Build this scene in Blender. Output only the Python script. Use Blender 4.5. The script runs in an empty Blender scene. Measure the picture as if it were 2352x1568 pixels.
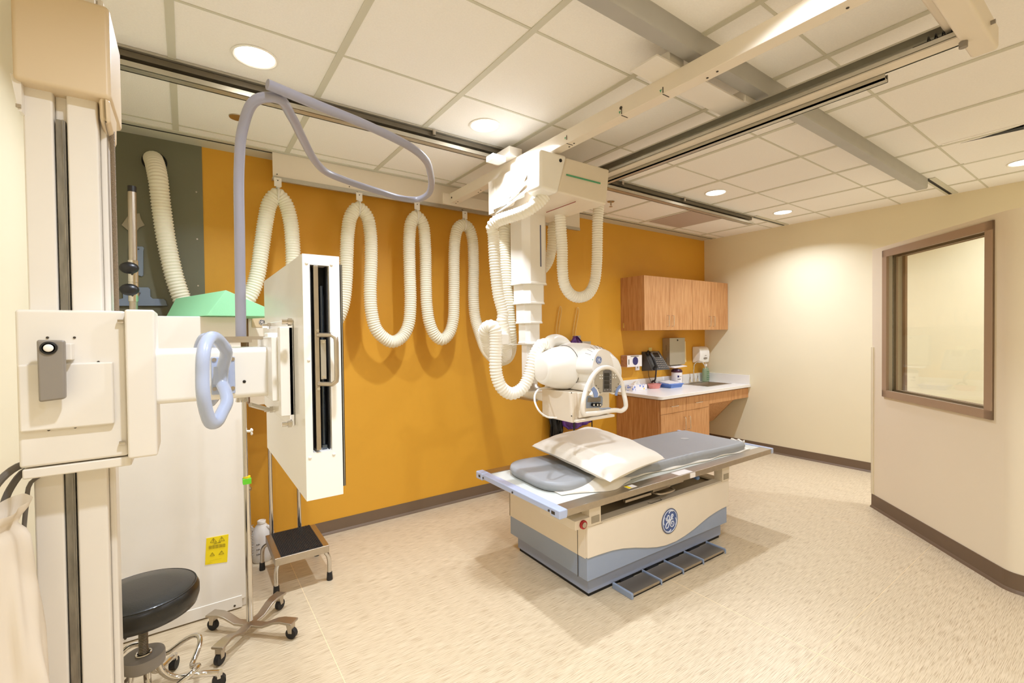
import bpy, math, random
import numpy as np
from mathutils import Vector, Matrix
random.seed(7)
COL = bpy.context.scene.collection
PI = math.pi
# ------------------------------------------------------------------ camera model (2352 x 1568)
F = 1052.7
YAW, PIT, ROL = [math.radians(a) for a in (54.6516, -.949, -.6785)]
def _axes():
    f = Vector((math.cos(YAW)*math.cos(PIT), math.sin(YAW)*math.cos(PIT), math.sin(PIT)))
    r = Vector((math.sin(YAW), -math.cos(YAW), 0)); u = r.cross(f)
    return math.cos(ROL)*r+math.sin(ROL)*u, -math.sin(ROL)*r+math.cos(ROL)*u, f
AR, AU, AF = _axes()
CAM = Vector((0, 0, 1.5))
def at(u, v, x=None, y=None, z=None, part=None, d=None):
    """point of the world surface (given wall, height or distance) seen at a photo pixel"""
    r = AR*((u-1176)/F) - AU*((v-784)/F) + AF
    if d is not None: return CAM + r*d
    if part is not None:                      # partition plane x - y = c
        t = (part-(CAM.x-CAM.y))/(r.x-r.y); return CAM + r*t
    if x is not None: t = (x-CAM.x)/r.x
    elif y is not None: t = (y-CAM.y)/r.y
    else: t = (z-CAM.z)/r.z
    return CAM + r*t
# ------------------------------------------------------------------ materials
def lin(c):
    o = []
    for k in c:
        k = k/255
        o.append(k/12.92 if k <= .04045 else ((k+.055)/1.055)**2.4)
    return (*o, 1)
MATS = {}
def mat(name, rgb, rough=.5, metal=0., noise=0., nscale=8., bump=0., bscale=60., spec=.5, trans=0., emit=0., coat=0., stretch=None):
    m = bpy.data.materials.new(name); m.use_nodes = True
    nt = m.node_tree; b = nt.nodes['Principled BSDF']
    b.inputs['Base Color'].default_value = lin(rgb)
    b.inputs['Roughness'].default_value = rough
    b.inputs['Metallic'].default_value = metal
    b.inputs['Specular IOR Level'].default_value = spec
    if coat: b.inputs['Coat Weight'].default_value = coat
    if trans: b.inputs['Transmission Weight'].default_value = trans
    if emit:
        b.inputs['Emission Color'].default_value = lin(rgb); b.inputs['Emission Strength'].default_value = emit
    tc = nt.nodes.new('ShaderNodeTexCoord')
    src = tc.outputs['Object']
    if stretch:
        mp = nt.nodes.new('ShaderNodeMapping'); mp.inputs['Scale'].default_value = stretch
        nt.links.new(src, mp.inputs['Vector']); src = mp.outputs['Vector']
    if noise or True:
        n = nt.nodes.new('ShaderNodeTexNoise'); n.inputs['Scale'].default_value = nscale; n.inputs['Detail'].default_value = 4
        nt.links.new(src, n.inputs['Vector'])
        hs = nt.nodes.new('ShaderNodeHueSaturation'); hs.inputs['Color'].default_value = lin(rgb)
        mr = nt.nodes.new('ShaderNodeMapRange'); a = max(noise, .012)
        mr.inputs['From Min'].default_value = .3; mr.inputs['From Max'].default_value = .7
        mr.inputs['To Min'].default_value = 1-a; mr.inputs['To Max'].default_value = 1+a
        nt.links.new(n.outputs['Fac'], mr.inputs['Value']); nt.links.new(mr.outputs['Result'], hs.inputs['Value'])
        nt.links.new(hs.outputs['Color'], b.inputs['Base Color'])
    if bump:
        n2 = nt.nodes.new('ShaderNodeTexNoise'); n2.inputs['Scale'].default_value = bscale; n2.inputs['Detail'].default_value = 3
        nt.links.new(src, n2.inputs['Vector'])
        bp = nt.nodes.new('ShaderNodeBump'); bp.inputs['Strength'].default_value = bump; bp.inputs['Distance'].default_value = .01
        nt.links.new(n2.outputs['Fac'], bp.inputs['Height']); nt.links.new(bp.outputs['Normal'], b.inputs['Normal'])
    MATS[name] = m
    return m
def ramp2(name, c1, c2, stretch, scale, rough, detail=6, bump=0., c3=None, lo=.3, hi=.7):
    m = bpy.data.materials.new(name); m.use_nodes = True
    nt = m.node_tree; b = nt.nodes['Principled BSDF']; b.inputs['Roughness'].default_value = rough
    tc = nt.nodes.new('ShaderNodeTexCoord'); mp = nt.nodes.new('ShaderNodeMapping'); mp.inputs['Scale'].default_value = stretch
    n = nt.nodes.new('ShaderNodeTexNoise'); n.inputs['Scale'].default_value = scale; n.inputs['Detail'].default_value = detail
    r = nt.nodes.new('ShaderNodeValToRGB')
    r.color_ramp.elements[0].position = lo; r.color_ramp.elements[0].color = lin(c1)
    r.color_ramp.elements[1].position = hi; r.color_ramp.elements[1].color = lin(c2)
    if c3:
        e = r.color_ramp.elements.new((lo+hi)/2); e.color = lin(c3)
    nt.links.new(tc.outputs['Object'], mp.inputs['Vector']); nt.links.new(mp.outputs['Vector'], n.inputs['Vector'])
    nt.links.new(n.outputs['Fac'], r.inputs['Fac']); nt.links.new(r.outputs['Color'], b.inputs['Base Color'])
    if bump:
        bp = nt.nodes.new('ShaderNodeBump'); bp.inputs['Strength'].default_value = bump; bp.inputs['Distance'].default_value = .002
        nt.links.new(n.outputs['Fac'], bp.inputs['Height']); nt.links.new(bp.outputs['Normal'], b.inputs['Normal'])
    MATS[name] = m
    return m
M_ORANGE = mat('orange_paint', (218, 160, 46), .55, noise=.015, nscale=3, bump=.03, bscale=150)
M_GREYGREEN = mat('grey_green_paint', (112, 110, 88), .45, noise=.02, nscale=3)
M_CREAM = mat('cream_paint', (234, 224, 194), .6, noise=.012, nscale=2, bump=.03, bscale=150)
M_PART = mat('partition_paint', (238, 227, 204), .55, noise=.012, nscale=2, bump=.02, bscale=150)
M_TILE = mat('ceiling_tile', (246, 243, 238), .9, noise=.02, nscale=120, bump=.25, bscale=260)
M_TEE = mat('ceiling_tee', (206, 203, 186), .6, noise=.01)
M_BASEB = mat('rubber_baseboard', (112, 92, 72), .5, noise=.03, nscale=5)
M_FLOOR = ramp2('vinyl_floor', (166, 144, 114), (216, 199, 170), (.8, 22, 1), 16., .36, detail=6, c3=(205, 187, 156), lo=.32, hi=.66)
M_SEAM = mat('floor_seam', (236, 214, 172), .5)
M_ENAMEL = mat('ivory_enamel', (232, 226, 216), .35, coat=.15)
M_WHITE = mat('white_enamel', (242, 239, 232), .3, coat=.2)
M_BEIGE = mat('beige_enamel', (230, 219, 201), .4, coat=.1)
M_BLUEG = mat('blue_grey_enamel', (146, 160, 184), .35, coat=.15)
M_PALEBLUE = mat('pale_blue_enamel', (176, 188, 216), .25, coat=.4)
M_LAV = mat('lavender_grey_coat', (150, 149, 162), .35, coat=.2)
M_STEEL = mat('brushed_steel', (190, 180, 166), .33, 1., noise=.05, nscale=40, stretch=(1, 30, 1))
M_ALU = mat('aluminium_rail', (196, 192, 180), .42, .85, noise=.03, nscale=30)
M_ALUD = mat('dark_aluminium', (120, 112, 98), .5, .7, noise=.03, nscale=30)
M_GALV = mat('grey_channel_paint', (176, 174, 168), .5, .2, noise=.03)
M_CHROME = mat('chrome', (214, 210, 204), .1, 1., noise=.02)
M_BLACK = mat('black_plastic', (26, 24, 24), .35)
M_RUBBER = mat('black_rubber', (30, 28, 28), .6)
M_LEATH = mat('black_vinyl_leather', (24, 23, 20), .32, coat=.15, bump=.06, bscale=180)
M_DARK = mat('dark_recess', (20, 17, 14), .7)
M_GREYP = mat('grey_plastic', (140, 132, 122), .4)
M_LENS = mat('lamp_lens', (255, 250, 240), .4, emit=9.)
M_HOSE = mat('cream_hose', (238, 232, 212), .45)
M_HOSEW = mat('white_hose', (246, 242, 230), .4)
M_GREEN = mat('green_foam', (146, 212, 164), .85, bump=.1, bscale=300)
M_YELLOW = mat('yellow_label', (236, 210, 10), .5)
M_INK = mat('printed_ink', (60, 50, 36), .6)
M_OAK = ramp2('oak_laminate', (178, 122, 72), (208, 158, 106), (9, 9, .7), 7., .42, detail=7, c3=(196, 142, 90))
M_TOP = mat('white_worktop', (236, 232, 226), .25, noise=.02, nscale=200)
M_MATT = mat('grey_vinyl', (152, 154, 156), .42, bump=.05, bscale=20)
M_LINEN = mat('white_linen', (236, 230, 218), .7, bump=.25, bscale=9)
M_CLOTH = mat('cream_cloth', (224, 212, 194), .7, bump=.2, bscale=6)
M_PURPLE = mat('purple_vinyl', (104, 62, 132), .4, noise=.12, nscale=14, bump=.5, bscale=14)
M_PURPD = mat('purple_piping', (84, 40, 120), .4)
M_TOPSHEET = mat('table_laminate', (206, 208, 200), .35)
M_CARDW = mat('white_card', (236, 230, 226), .6)
M_LOGOB = mat('logo_blue', (66, 88, 142), .4)
M_LOGOW = mat('logo_white', (214, 218, 228), .4)
M_STRIPEG = mat('green_stripe', (86, 166, 124), .5)
M_STRIPEB = mat('blue_stripe', (84, 88, 116), .5)
M_RED = mat('red_button', (170, 30, 34), .35)
M_FRAME = mat('brown_window_frame', (172, 146, 120), .5, noise=.01)
M_PINK = mat('pink_plastic', (226, 148, 140), .35)
M_BLUE = mat('blue_plastic', (92, 132, 208), .35)
M_MAROON = mat('dark_purple_lid', (66, 24, 52), .3)
M_PAPER = mat('paper', (236, 214, 162), .8)
M_STAIN = mat('stainless_dispenser', (176, 168, 150), .4, .55)
M_SOAP = mat('clear_green_soap', (164, 184, 150), .15, trans=.35)
M_NAVY = mat('navy_print', (44, 40, 100), .4)
M_BRACK = mat('blue_bracket_paint', (132, 146, 166), .4)
M_PANEL = mat('panel_taupe', (166, 156, 138), .4)
M_SCREEN = mat('dark_display', (40, 36, 32), .2)
M_GASKET = mat('panel_dark_strip', (92, 88, 84), .4)
M_VENT = mat('vent_mauve_grey', (186, 168, 154), .7)
M_FLUOG = mat('green_tape', (110, 220, 50), .5)
M_JUG = mat('translucent_jug', (222, 218, 212), .4)
def glass_mat():
    m = bpy.data.materials.new('window_glass'); m.use_nodes = True
    b = m.node_tree.nodes['Principled BSDF']
    b.inputs['Base Color'].default_value = (.95, .97, .9, 1); b.inputs['Roughness'].default_value = .0
    b.inputs['Transmission Weight'].default_value = 1.; b.inputs['IOR'].default_value = 1.35
    return m
M_GLASS = glass_mat()
# ------------------------------------------------------------------ mesh builder
MW = {}
def V(p): return Vector(p)
class B:
    def __init__(s, M=None): s.v = []; s.f = []; s.m = []; s.k = 0; s.M = M
    def mat(s, k): s.k = k; return s
    def add(s, vs, fs):
        n = len(s.v)
        s.v += [V(p) if s.M is None else s.M @ V(p) for p in vs]
        for f in fs: s.f.append([n+i for i in f]); s.m.append(s.k)
        return s
    def box(s, x0, x1, y0, y1, z0, z1):
        return s.hexa([(x0, y0, z0), (x1, y0, z0), (x1, y1, z0), (x0, y1, z0)], [(x0, y0, z1), (x1, y0, z1), (x1, y1, z1), (x0, y1, z1)])
    def hexa(s, lo, hi):
        return s.add(list(lo)+list(hi), [(3, 2, 1, 0), (4, 5, 6, 7), (0, 1, 5, 4), (1, 2, 6, 5), (2, 3, 7, 6), (3, 0, 4, 7)])
    def bar(s, p0, p1, w, h, up=(0, 0, 1)):
        p0, p1 = V(p0), V(p1); d = (p1-p0).normalized(); r = d.cross(V(up)).normalized(); u = r.cross(d)
        q = lambda p: [p-r*w/2-u*h/2, p+r*w/2-u*h/2, p+r*w/2+u*h/2, p-r*w/2+u*h/2]
        return s.hexa(q(p0), q(p1))
    def prism(s, poly, vec):
        n = len(poly); a = [V(p) for p in poly]; b = [p+V(vec) for p in a]
        return s.add(a+b, [tuple(range(n))[::-1], tuple(range(n, 2*n))]+[(i, (i+1) % n, n+(i+1) % n, n+i) for i in range(n)])
    def cyl(s, p0, p1, r0, r1=None, n=24):
        r1 = r0 if r1 is None else r1
        p0, p1 = V(p0), V(p1); d = (p1-p0).normalized()
        a = d.orthogonal().normalized(); b = d.cross(a)
        c = [(math.cos(2*PI*i/n), math.sin(2*PI*i/n)) for i in range(n)]
        vs = [p0+(a*x+b*y)*r0 for x, y in c]+[p1+(a*x+b*y)*r1 for x, y in c]
        return s.add(vs, [tuple(range(n))[::-1], tuple(range(n, 2*n))]+[(i, (i+1) % n, n+(i+1) % n, n+i) for i in range(n)])
    def lathe(s, prof, c=(0, 0, 0), axis=(0, 0, 1), n=32, sx=1., sy=1.):
        d = V(axis).normalized(); a = V((1, 0, 0)) if abs(d.x) < .9 else V((0, 1, 0))
        a = (a-d*a.dot(d)).normalized(); b = d.cross(a); c = V(c); vs = []; fs = []
        for r, h in prof:
            for i in range(n):
                t = 2*PI*i/n; vs.append(c+d*h+a*(math.cos(t)*r*sx)+b*(math.sin(t)*r*sy))
        for j in range(len(prof)-1):
            for i in range(n): fs.append((j*n+i, j*n+(i+1) % n, (j+1)*n+(i+1) % n, (j+1)*n+i))
        fs.append(tuple(range(n))[::-1]); m = (len(prof)-1)*n; fs.append(tuple(range(m, m+n)))
        return s.add(vs, fs)
    def ell(s, c, r, n=24, k=12):
        rx, ry, rz = r if hasattr(r, '__len__') else (r, r, r)
        vs = []; fs = []
        for j in range(k+1):
            p = PI*j/k
            for i in range(n):
                t = 2*PI*i/n; vs.append((c[0]+rx*math.sin(p)*math.cos(t), c[1]+ry*math.sin(p)*math.sin(t), c[2]-rz*math.cos(p)))
        for j in range(k):
            for i in range(n): fs.append((j*n+i, j*n+(i+1) % n, (j+1)*n+(i+1) % n, (j+1)*n+i))
        return s.add(vs, fs)
    def tube(s, pts, r, n=12, closed=False, smooth=True, step=None, corr=None, flat=1.):
        P = [V(p) for p in pts]
        if smooth: P = catmull(P, closed)
        P = resample(P, step or .012, closed) if (smooth or corr) else P
        m = len(P)
        T = []
        for i in range(m):
            a = P[(i-1) % m] if (closed or i > 0) else P[0]; b = P[(i+1) % m] if (closed or i < m-1) else P[-1]
            T.append((b-a).normalized())
        N = T[0].orthogonal().normalized(); vs = []; L = 0
        frames = []
        for i in range(m):
            N = (N-T[i]*N.dot(T[i])).normalized(); frames.append((N.copy(), T[i].cross(N)))
        if closed:      # untwist
            n0 = frames[0][0]; nl = (frames[-1][0]-T[0]*frames[-1][0].dot(T[0])).normalized()
            ang = math.atan2(nl.cross(n0).dot(T[0]), nl.dot(n0))
            for i in range(m):
                q = Matrix.Rotation(ang*i/(m-1), 3, T[i]); frames[i] = (q@frames[i][0], q@frames[i][1])
        for i in range(m):
            if i: L += (P[i]-P[i-1]).length
            rr = r(L) if callable(r) else r
            if corr: rr = rr*(1+corr[1]*math.cos(2*PI*L/corr[0]))
            for j in range(n):
                t = 2*PI*j/n; vs.append(P[i]+frames[i][0]*(math.cos(t)*rr)+frames[i][1]*(math.sin(t)*rr*flat))
        fs = []
        for i in range(m if closed else m-1):
            k = (i+1) % m
            for j in range(n): fs.append((i*n+j, i*n+(j+1) % n, k*n+(j+1) % n, k*n+j))
        if not closed: fs += [tuple(range(n))[::-1], tuple(range((m-1)*n, m*n))]
        return s.add(vs, fs)
    def grid(s, fn, nu, nv):
        vs = [fn(i/nu, j/nv) for j in range(nv+1) for i in range(nu+1)]
        return s.add(vs, [(j*(nu+1)+i, j*(nu+1)+i+1, (j+1)*(nu+1)+i+1, (j+1)*(nu+1)+i) for j in range(nv) for i in range(nu)])
    def shell(s, top, bot, nu, nv):
        vs = [top(i/nu, j/nv) for j in range(nv+1) for i in range(nu+1)]+[bot(i/nu, j/nv) for j in range(nv+1) for i in range(nu+1)]
        w = nu+1; o = w*(nv+1); fs = []
        for j in range(nv):
            for i in range(nu):
                a = j*w+i; fs.append((a, a+1, a+w+1, a+w)); fs.append((o+a+w, o+a+w+1, o+a+1, o+a))
        for i in range(nu):
            fs.append((i, o+i, o+i+1, i+1)); a = nv*w+i; fs.append((a+1, o+a+1, o+a, a))
        for j in range(nv):
            a = j*w; fs.append((a+w, o+a+w, o+a, a)); a = j*w+nu; fs.append((a, o+a, o+a+w, a+w))
        return s.add(vs, fs)
    def done(s, name, mats, parent=None, bevel=0, seg=2, angle=35, label=None, base=None, dbl=False):
        me = bpy.data.meshes.new(name); o = bpy.data.objects.new(name, me); COL.objects.link(o)
        if parent is not None:
            W = MW[parent]; inv = W.inverted(); vs = [inv @ p for p in s.v]; o.parent = parent; MW[o] = W
        else:
            if base is None:
                xs = [p.x for p in s.v]; ys = [p.y for p in s.v]; zs = [p.z for p in s.v]
                base = V(((min(xs)+max(xs))/2, (min(ys)+max(ys))/2, min(zs)))
            base = V(base); o.location = base; vs = [p-base for p in s.v]; MW[o] = Matrix.Translation(base)
        me.from_pydata([tuple(p) for p in vs], [], s.f)
        for m in (mats if isinstance(mats, (list, tuple)) else [mats]): me.materials.append(m)
        me.polygons.foreach_set('material_index', s.m)
        me.polygons.foreach_set('use_smooth', [True]*len(s.f))
        me.validate(); me.update()
        try:
            import bmesh
            bm = bmesh.new(); bm.from_mesh(me); bmesh.ops.recalc_face_normals(bm, faces=bm.faces); bm.to_mesh(me); bm.free()
        except Exception: pass
        me.set_sharp_from_angle(angle=math.radians(angle))
        if bevel:
            b = o.modifiers.new('bevel', 'BEVEL'); b.width = bevel; b.segments = seg; b.limit_method = 'ANGLE'
            b.angle_limit = math.radians(38); b.harden_normals = True
        if label: o['label'] = label
        return o
def catmull(P, closed=False, k=10):
    n = len(P); out = []
    if n < 3: return [P[0].lerp(P[-1], i/k) for i in range(k+1)]
    rng = range(n) if closed else range(n-1)
    for i in rng:
        p0 = P[(i-1) % n] if (closed or i) else P[0]*2-P[1]
        p1 = P[i]; p2 = P[(i+1) % n]
        p3 = P[(i+2) % n] if (closed or i+2 < n) else P[-1]*2-P[-2]
        t0 = 0.; t1 = t0+max((p1-p0).length, 1e-5)**.5; t2 = t1+max((p2-p1).length, 1e-5)**.5; t3 = t2+max((p3-p2).length, 1e-5)**.5
        for j in range(k):
            t = t1+(t2-t1)*j/k
            A1 = p0*((t1-t)/(t1-t0))+p1*((t-t0)/(t1-t0)); A2 = p1*((t2-t)/(t2-t1))+p2*((t-t1)/(t2-t1)); A3 = p2*((t3-t)/(t3-t2))+p3*((t-t2)/(t3-t2))
            B1 = A1*((t2-t)/(t2-t0))+A2*((t-t0)/(t2-t0)); B2 = A2*((t3-t)/(t3-t1))+A3*((t-t1)/(t3-t1))
            out.append(B1*((t2-t)/(t2-t1))+B2*((t-t1)/(t2-t1)))
    if not closed: out.append(P[-1].copy())
    return out
def resample(P, step, closed=False):
    if closed: P = P+[P[0]]
    out = [P[0].copy()]; L = 0.; need = step
    for a, b in zip(P, P[1:]):
        l = (b-a).length; pos = 0.
        while l-pos >= need:
            pos += need; out.append(a.lerp(b, pos/l)); need = step
        need -= (l-pos)
    if not closed: out.append(P[-1].copy())
    elif (out[-1]-P[0]).length < step*.4: out.pop()
    return out
def tag(o, label, cat, group=None, kind=None):
    if label: o['label'] = label
    if cat: o['category'] = cat
    if group: o['group'] = group
    if kind: o['kind'] = kind
    return o
def thing(name, loc, label, cat, group=None, rz=0.):
    o = bpy.data.objects.new(name, None); COL.objects.link(o); o.empty_display_size = .05
    o.location = loc; o.rotation_euler = (0, 0, rz)
    MW[o] = Matrix.Translation(V(loc)) @ Matrix.Rotation(rz, 4, 'Z')
    return tag(o, label, cat, group)
def dup(root, loc, rz=None, label=None, group=None):
    r = root.copy(); COL.objects.link(r); r.location = loc
    if rz is not None: r.rotation_euler = (0, 0, rz)
    if label: r['label'] = label
    if group: r['group'] = group
    def rec(a, b):
        for ch in [o for o in list(bpy.data.objects) if o.parent == a]:
            c = ch.copy(); COL.objects.link(c); c.parent = b; rec(ch, c)
    rec(root, r)
    return r
def struct(o): o['kind'] = 'structure'; return o
def text(name, body, size, loc, xa, ya, m, parent, depth=.0004, align='CENTER'):
    """flat lettering: xa = reading direction, ya = up direction"""
    c = bpy.data.curves.new(name, 'FONT'); c.body = body; c.size = size; c.extrude = depth; c.align_x = align; c.align_y = 'CENTER'
    c.resolution_u = 3
    tmp = bpy.data.objects.new(name+'_curve', c); me = bpy.data.meshes.new_from_object(tmp); bpy.data.objects.remove(tmp)
    me.materials.clear(); me.materials.append(m); o = bpy.data.objects.new(name, me); COL.objects.link(o)
    xa, ya = V(xa).normalized(), V(ya).normalized(); za = xa.cross(ya)
    W = Matrix.Translation(V(loc)) @ Matrix((xa, ya, za)).transposed().to_4x4()
    o.parent = parent; o.matrix_local = MW[parent].inverted() @ W
    return o
# monogram in a unit disc
LG = [[(-.52,.39),(-.52,.29),(-.44,.15),(-.33,.08),(-.18,.12),(-.07,.22),(-.1,.43),(-.17,.51),(-.29,.48),(-.37,.33),(-.34,.18),(-.24,.08),(-.11,.04),(-.02,.08)],
      [(-.09,-.01),(-.14,-.14),(-.18,-.29),(-.28,-.45),(-.45,-.49),(-.55,-.41),(-.53,-.25),(-.38,-.08),(-.18,-.01),(.02,.09),(.16,.13),(.38,.09)],
      [(.02,.09),(.16,.16),(.31,.29),(.39,.42),(.33,.5),(.2,.46),(.13,.31),(.16,.17),(.16,.13),(.04,.02),(.01,-.18),(.05,-.37),(.2,-.5),(.39,-.48),(.49,-.34),(.46,-.16),(.34,-.08),(.22,-.11),(.19,-.22),(.26,-.32)]]
LSW = [[(-.14,.66),(-.06,.77),(.12,.82),(.4,.76)],[(.7,.12),(.79,-.05),(.82,-.24),(.72,-.5)],[(-.76,-.14),(-.83,.02),(-.83,.22),(-.72,.48)],[(.1,-.7),(-.02,-.8),(-.25,-.84),(-.52,-.73)]]
def monogram(parent, c, ux, uy, R, m_disc, m_line, name='emblem', label=None, th=.003):
    c, ux, uy = V(c), V(ux).normalized(), V(uy).normalized(); nz = ux.cross(uy)
    b = B(); b.cyl(c-nz*.002, c+nz*th, R*1.0, n=48)
    b.mat(1); ring = [c+nz*th+(ux*math.cos(t)+uy*math.sin(t))*R*.91 for t in [2*PI*i/48 for i in range(48)]]
    b.tube(ring, R*.035, n=6, closed=True, smooth=False)
    for st, w in [(s, .05) for s in LG]+[(s, .05) for s in LSW]:
        b.tube([c+nz*th+(ux*x+uy*y)*R for x, y in st], R*w, n=6, step=R*.06)
    return b.done(name, [m_disc, m_line], parent, label=label)
# ================================================================== ROOM
XW, XE, YN, YS, ZC = -.5, 5.845, 3.63, -2.3, 2.753
struct(B().box(XW-.1, XE+.1, YS-.1, YN+.1, -.06, 0).done('floor', M_FLOOR, base=(0, 0, 0)))
fs = B()
for x in (.53, 2.36, 4.19): fs.box(x-.0015, x+.0015, YS, YN-.01, 0, .0004)
for y in (.9, ): fs.box(XW, XE, y-.001, y+.001, 0, .0004)
o = struct(fs.done('floor_seams', M_SEAM)); o.parent = None
ceil = struct(B().box(XW-.1, XE+.1, YS-.1, YN+.1, ZC, ZC+.06).done('ceiling', M_TILE, base=(0, 0, ZC)))
g = B()
k = -1
while -.03+.6105*k < XE:
    x = -.03+.6105*k
    if x > XW: g.box(x-.015, x+.015, YS, YN-.14, ZC-.004, ZC+.001)
    k += 1
for k in range(-5, 5):
    y = .885+.6155*k
    if YS < y < YN-.1: g.box(XW, XE, y-.006, y+.006, ZC-.003, ZC+.001)
g.done('ceiling_grid', M_TEE, ceil)
struct(B().box(XW-.1, XE+.1, YN, YN+.1, 0, ZC).done('wall_north', M_ORANGE))
struct(B().box(XE, XE+.1, YS, YN, 0, ZC).done('wall_east', M_CREAM))
struct(B().box(XW-.1, XW, YS, YN, 0, ZC).done('wall_west', M_CREAM))
struct(B().box(XW-.1, XE+.1, YS-.1, YS, 0, ZC).done('wall_south', M_CREAM))
# grey-green metal panel on the left of the orange wall
xp = at(467, 500, y=YN-.006).x
w = thing('wall_panel', (XW+.25, YN, 0), 'dull grey green wall panel with small screws behind the left column', 'wall panel')
B().box(XW, xp, YN-.006, YN, 0, ZC-.006).done('panel_sheet', M_GREYGREEN, w)
b = B()
for u, v in ((451, 441), (453, 549), (455, 656), (398, 300)):
    p = at(u, v, y=YN-.006); b.cyl(p, p+V((0, -.003, 0)), .005, n=10)
b.done('screws', M_STEEL, w)
# partition at 45 degrees
P0 = V((4.716, 1.395, 0)); DR = V((-1, -1, 0)).normalized(); NR = V((-1, 1, 0)).normalized()
ZP = 2.17; PC = 3.321; LP = 1.25; TH = .13
def ps(u, v): p = at(u, v, part=PC); return (P0-p).dot(-DR), p.z
def pq(s, t, z): p = P0+DR*s-NR*t; return V((p.x, p.y, z))
def pbox(b, s0, s1, t0, t1, z0, z1):
    return b.hexa([pq(s0, t0, z0), pq(s1, t0, z0), pq(s1, t1, z0), pq(s0, t1, z0)], [pq(s0, t0, z1), pq(s1, t0, z1), pq(s1, t1, z1), pq(s0, t1, z1)])
W0, W1 = ps(2030, 700)[0], ps(2284.5, 700)[0]
WZ0, WZ1 = ps(2030, 910)[1], ps(2030, 576)[1]
fw = .055
b = B(); e = .02
pbox(b, 0, LP, 0, TH, 0, WZ0+e); pbox(b, 0, LP, 0, TH, WZ1-e, ZP)
pbox(b, 0, W0+e, 0, TH, WZ0+e, WZ1-e); pbox(b, W1-e, LP, 0, TH, WZ0+e, WZ1-e)
# rounded turn towards the booth entry
arc = []
cc = pq(LP, .0, 0); 
q1 = pq(LP, 0, 0)
rad = .1; c0 = q1-NR*rad
for i in range(7):
    t = math.radians(135+45*i/6); arc.append(V((c0.x+rad*math.cos(t), c0.y+rad*math.sin(t), 0)))
poly = arc+[V((arc[-1].x, -1.2, 0)), V((arc[-1].x+TH, -1.2, 0)), V((arc[-1].x+TH, c0.y-.05, 0)), pq(LP, TH, 0)]
b.prism(poly, (0, 0, ZP))
wp = struct(b.done('wall_partition', M_PART))
# baseboards with a small toe
def baseboard(name, p0, p1, nrm, h=.1):
    p0, p1, nrm = V(p0), V(p1), V(nrm)
    b = B()
    prof = [(0, 0), (.018, 0), (.016, .006), (.006, .018), (.005, h), (0, h)]
    b.prism([p0+nrm*a+V((0, 0, z)) for a, z in prof], p1-p0)
    return struct(b.done(name, M_BASEB))
baseboard('baseboard_north', (XW, YN, 0), (4.14, YN, 0), (0, -1, 0))
baseboard('baseboard_east', (XE, YN, 0), (XE, YS, 0), (-1, 0, 0))
baseboard('baseboard_west', (XW, YS, 0), (XW, YN, 0), (1, 0, 0))
b = B(); prof = [(0, 0), (.018, 0), (.016, .006), (.006, .018), (.005, .11), (0, .11)]
path = [(pq(0, 0, 0), NR), (pq(LP, 0, 0), NR)]+[(p, (p-c0).normalized()) for p in arc[1:]]+[(V((arc[-1].x, -1.2, 0)), V((-1, 0, 0)))]
for (a, na), (c, nc) in zip(path, path[1:]):
    b.hexa
    n = len(prof); vs = [a+na*x+V((0, 0, z)) for x, z in prof]+[c+nc*x+V((0, 0, z)) for x, z in prof]
    b.add(vs, [tuple(range(n))[::-1], tuple(range(n, 2*n))]+[(i, (i+1) % n, n+(i+1) % n, n+i) for i in range(n)])
struct(b.done('baseboard_partition', M_BASEB))
# corner guard
b = B(); zt = at(2004, 797, part=PC).z
pbox(b, -.004, .026, -.006, 0, .112, zt); pbox(b, -.006, 0, -.006, TH, .112, zt)
struct(b.done('trim_1', M_CREAM))
# window
wn = struct(thing('window_1', pq((W0+W1)/2, TH/2, WZ0), None, None))
b = B()
for t0, t1 in ((-.012, .0), ):
    pbox(b, W0, W1, t0, TH+.012, WZ0, WZ0+fw*.35); pbox(b, W0, W1, t0, TH+.012, WZ1-fw*.35, WZ1)
    pbox(b, W0, W0+fw*.35, t0, TH+.012, WZ0, WZ1); pbox(b, W1-fw*.35, W1, t0, TH+.012, WZ0, WZ1)
for t0, t1 in ((-.014, .006), (TH-.004, TH+.012)):
    pbox(b, W0, W1, t0, t1, WZ0, WZ0+fw); pbox(b, W0, W1, t0, t1, WZ1-fw, WZ1)
    pbox(b, W0, W0+fw, t0, t1, WZ0, WZ1); pbox(b, W1-fw, W1, t0, t1, WZ0, WZ1)
# inner stops
for t0, t1 in ((.058, .072),):
    pbox(b, W0+.01, W1-.01, t0, t1, WZ0+.01, WZ0+fw+.008); pbox(b, W0+.01, W1-.01, t0, t1, WZ1-fw-.008, WZ1-.01)
    pbox(b, W0+.01, W0+fw+.008, t0, t1, WZ0, WZ1); pbox(b, W1-fw-.008, W1-.01, t0, t1, WZ0, WZ1)
b.done('window_frame', M_FRAME, wn, bevel=.0015)
b = B(); pbox(b, W0+.03, W1-.03, .045, .056, WZ0+.03, WZ1-.03); b.done('window_pane', M_GLASS, wn)
lb = B(); s0, z0 = ps(2236, 925); pbox(lb, W1-fw-.075, W1-fw-.012, .041, .0435, WZ0+fw+.01, WZ0+fw+.045)
tag(lb.done('glass_sticker', mat('pale_green_sticker', (190, 200, 170), .6)), 'small pale grey green sticker in the lower right corner of the window pane', 'sticker')
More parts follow.
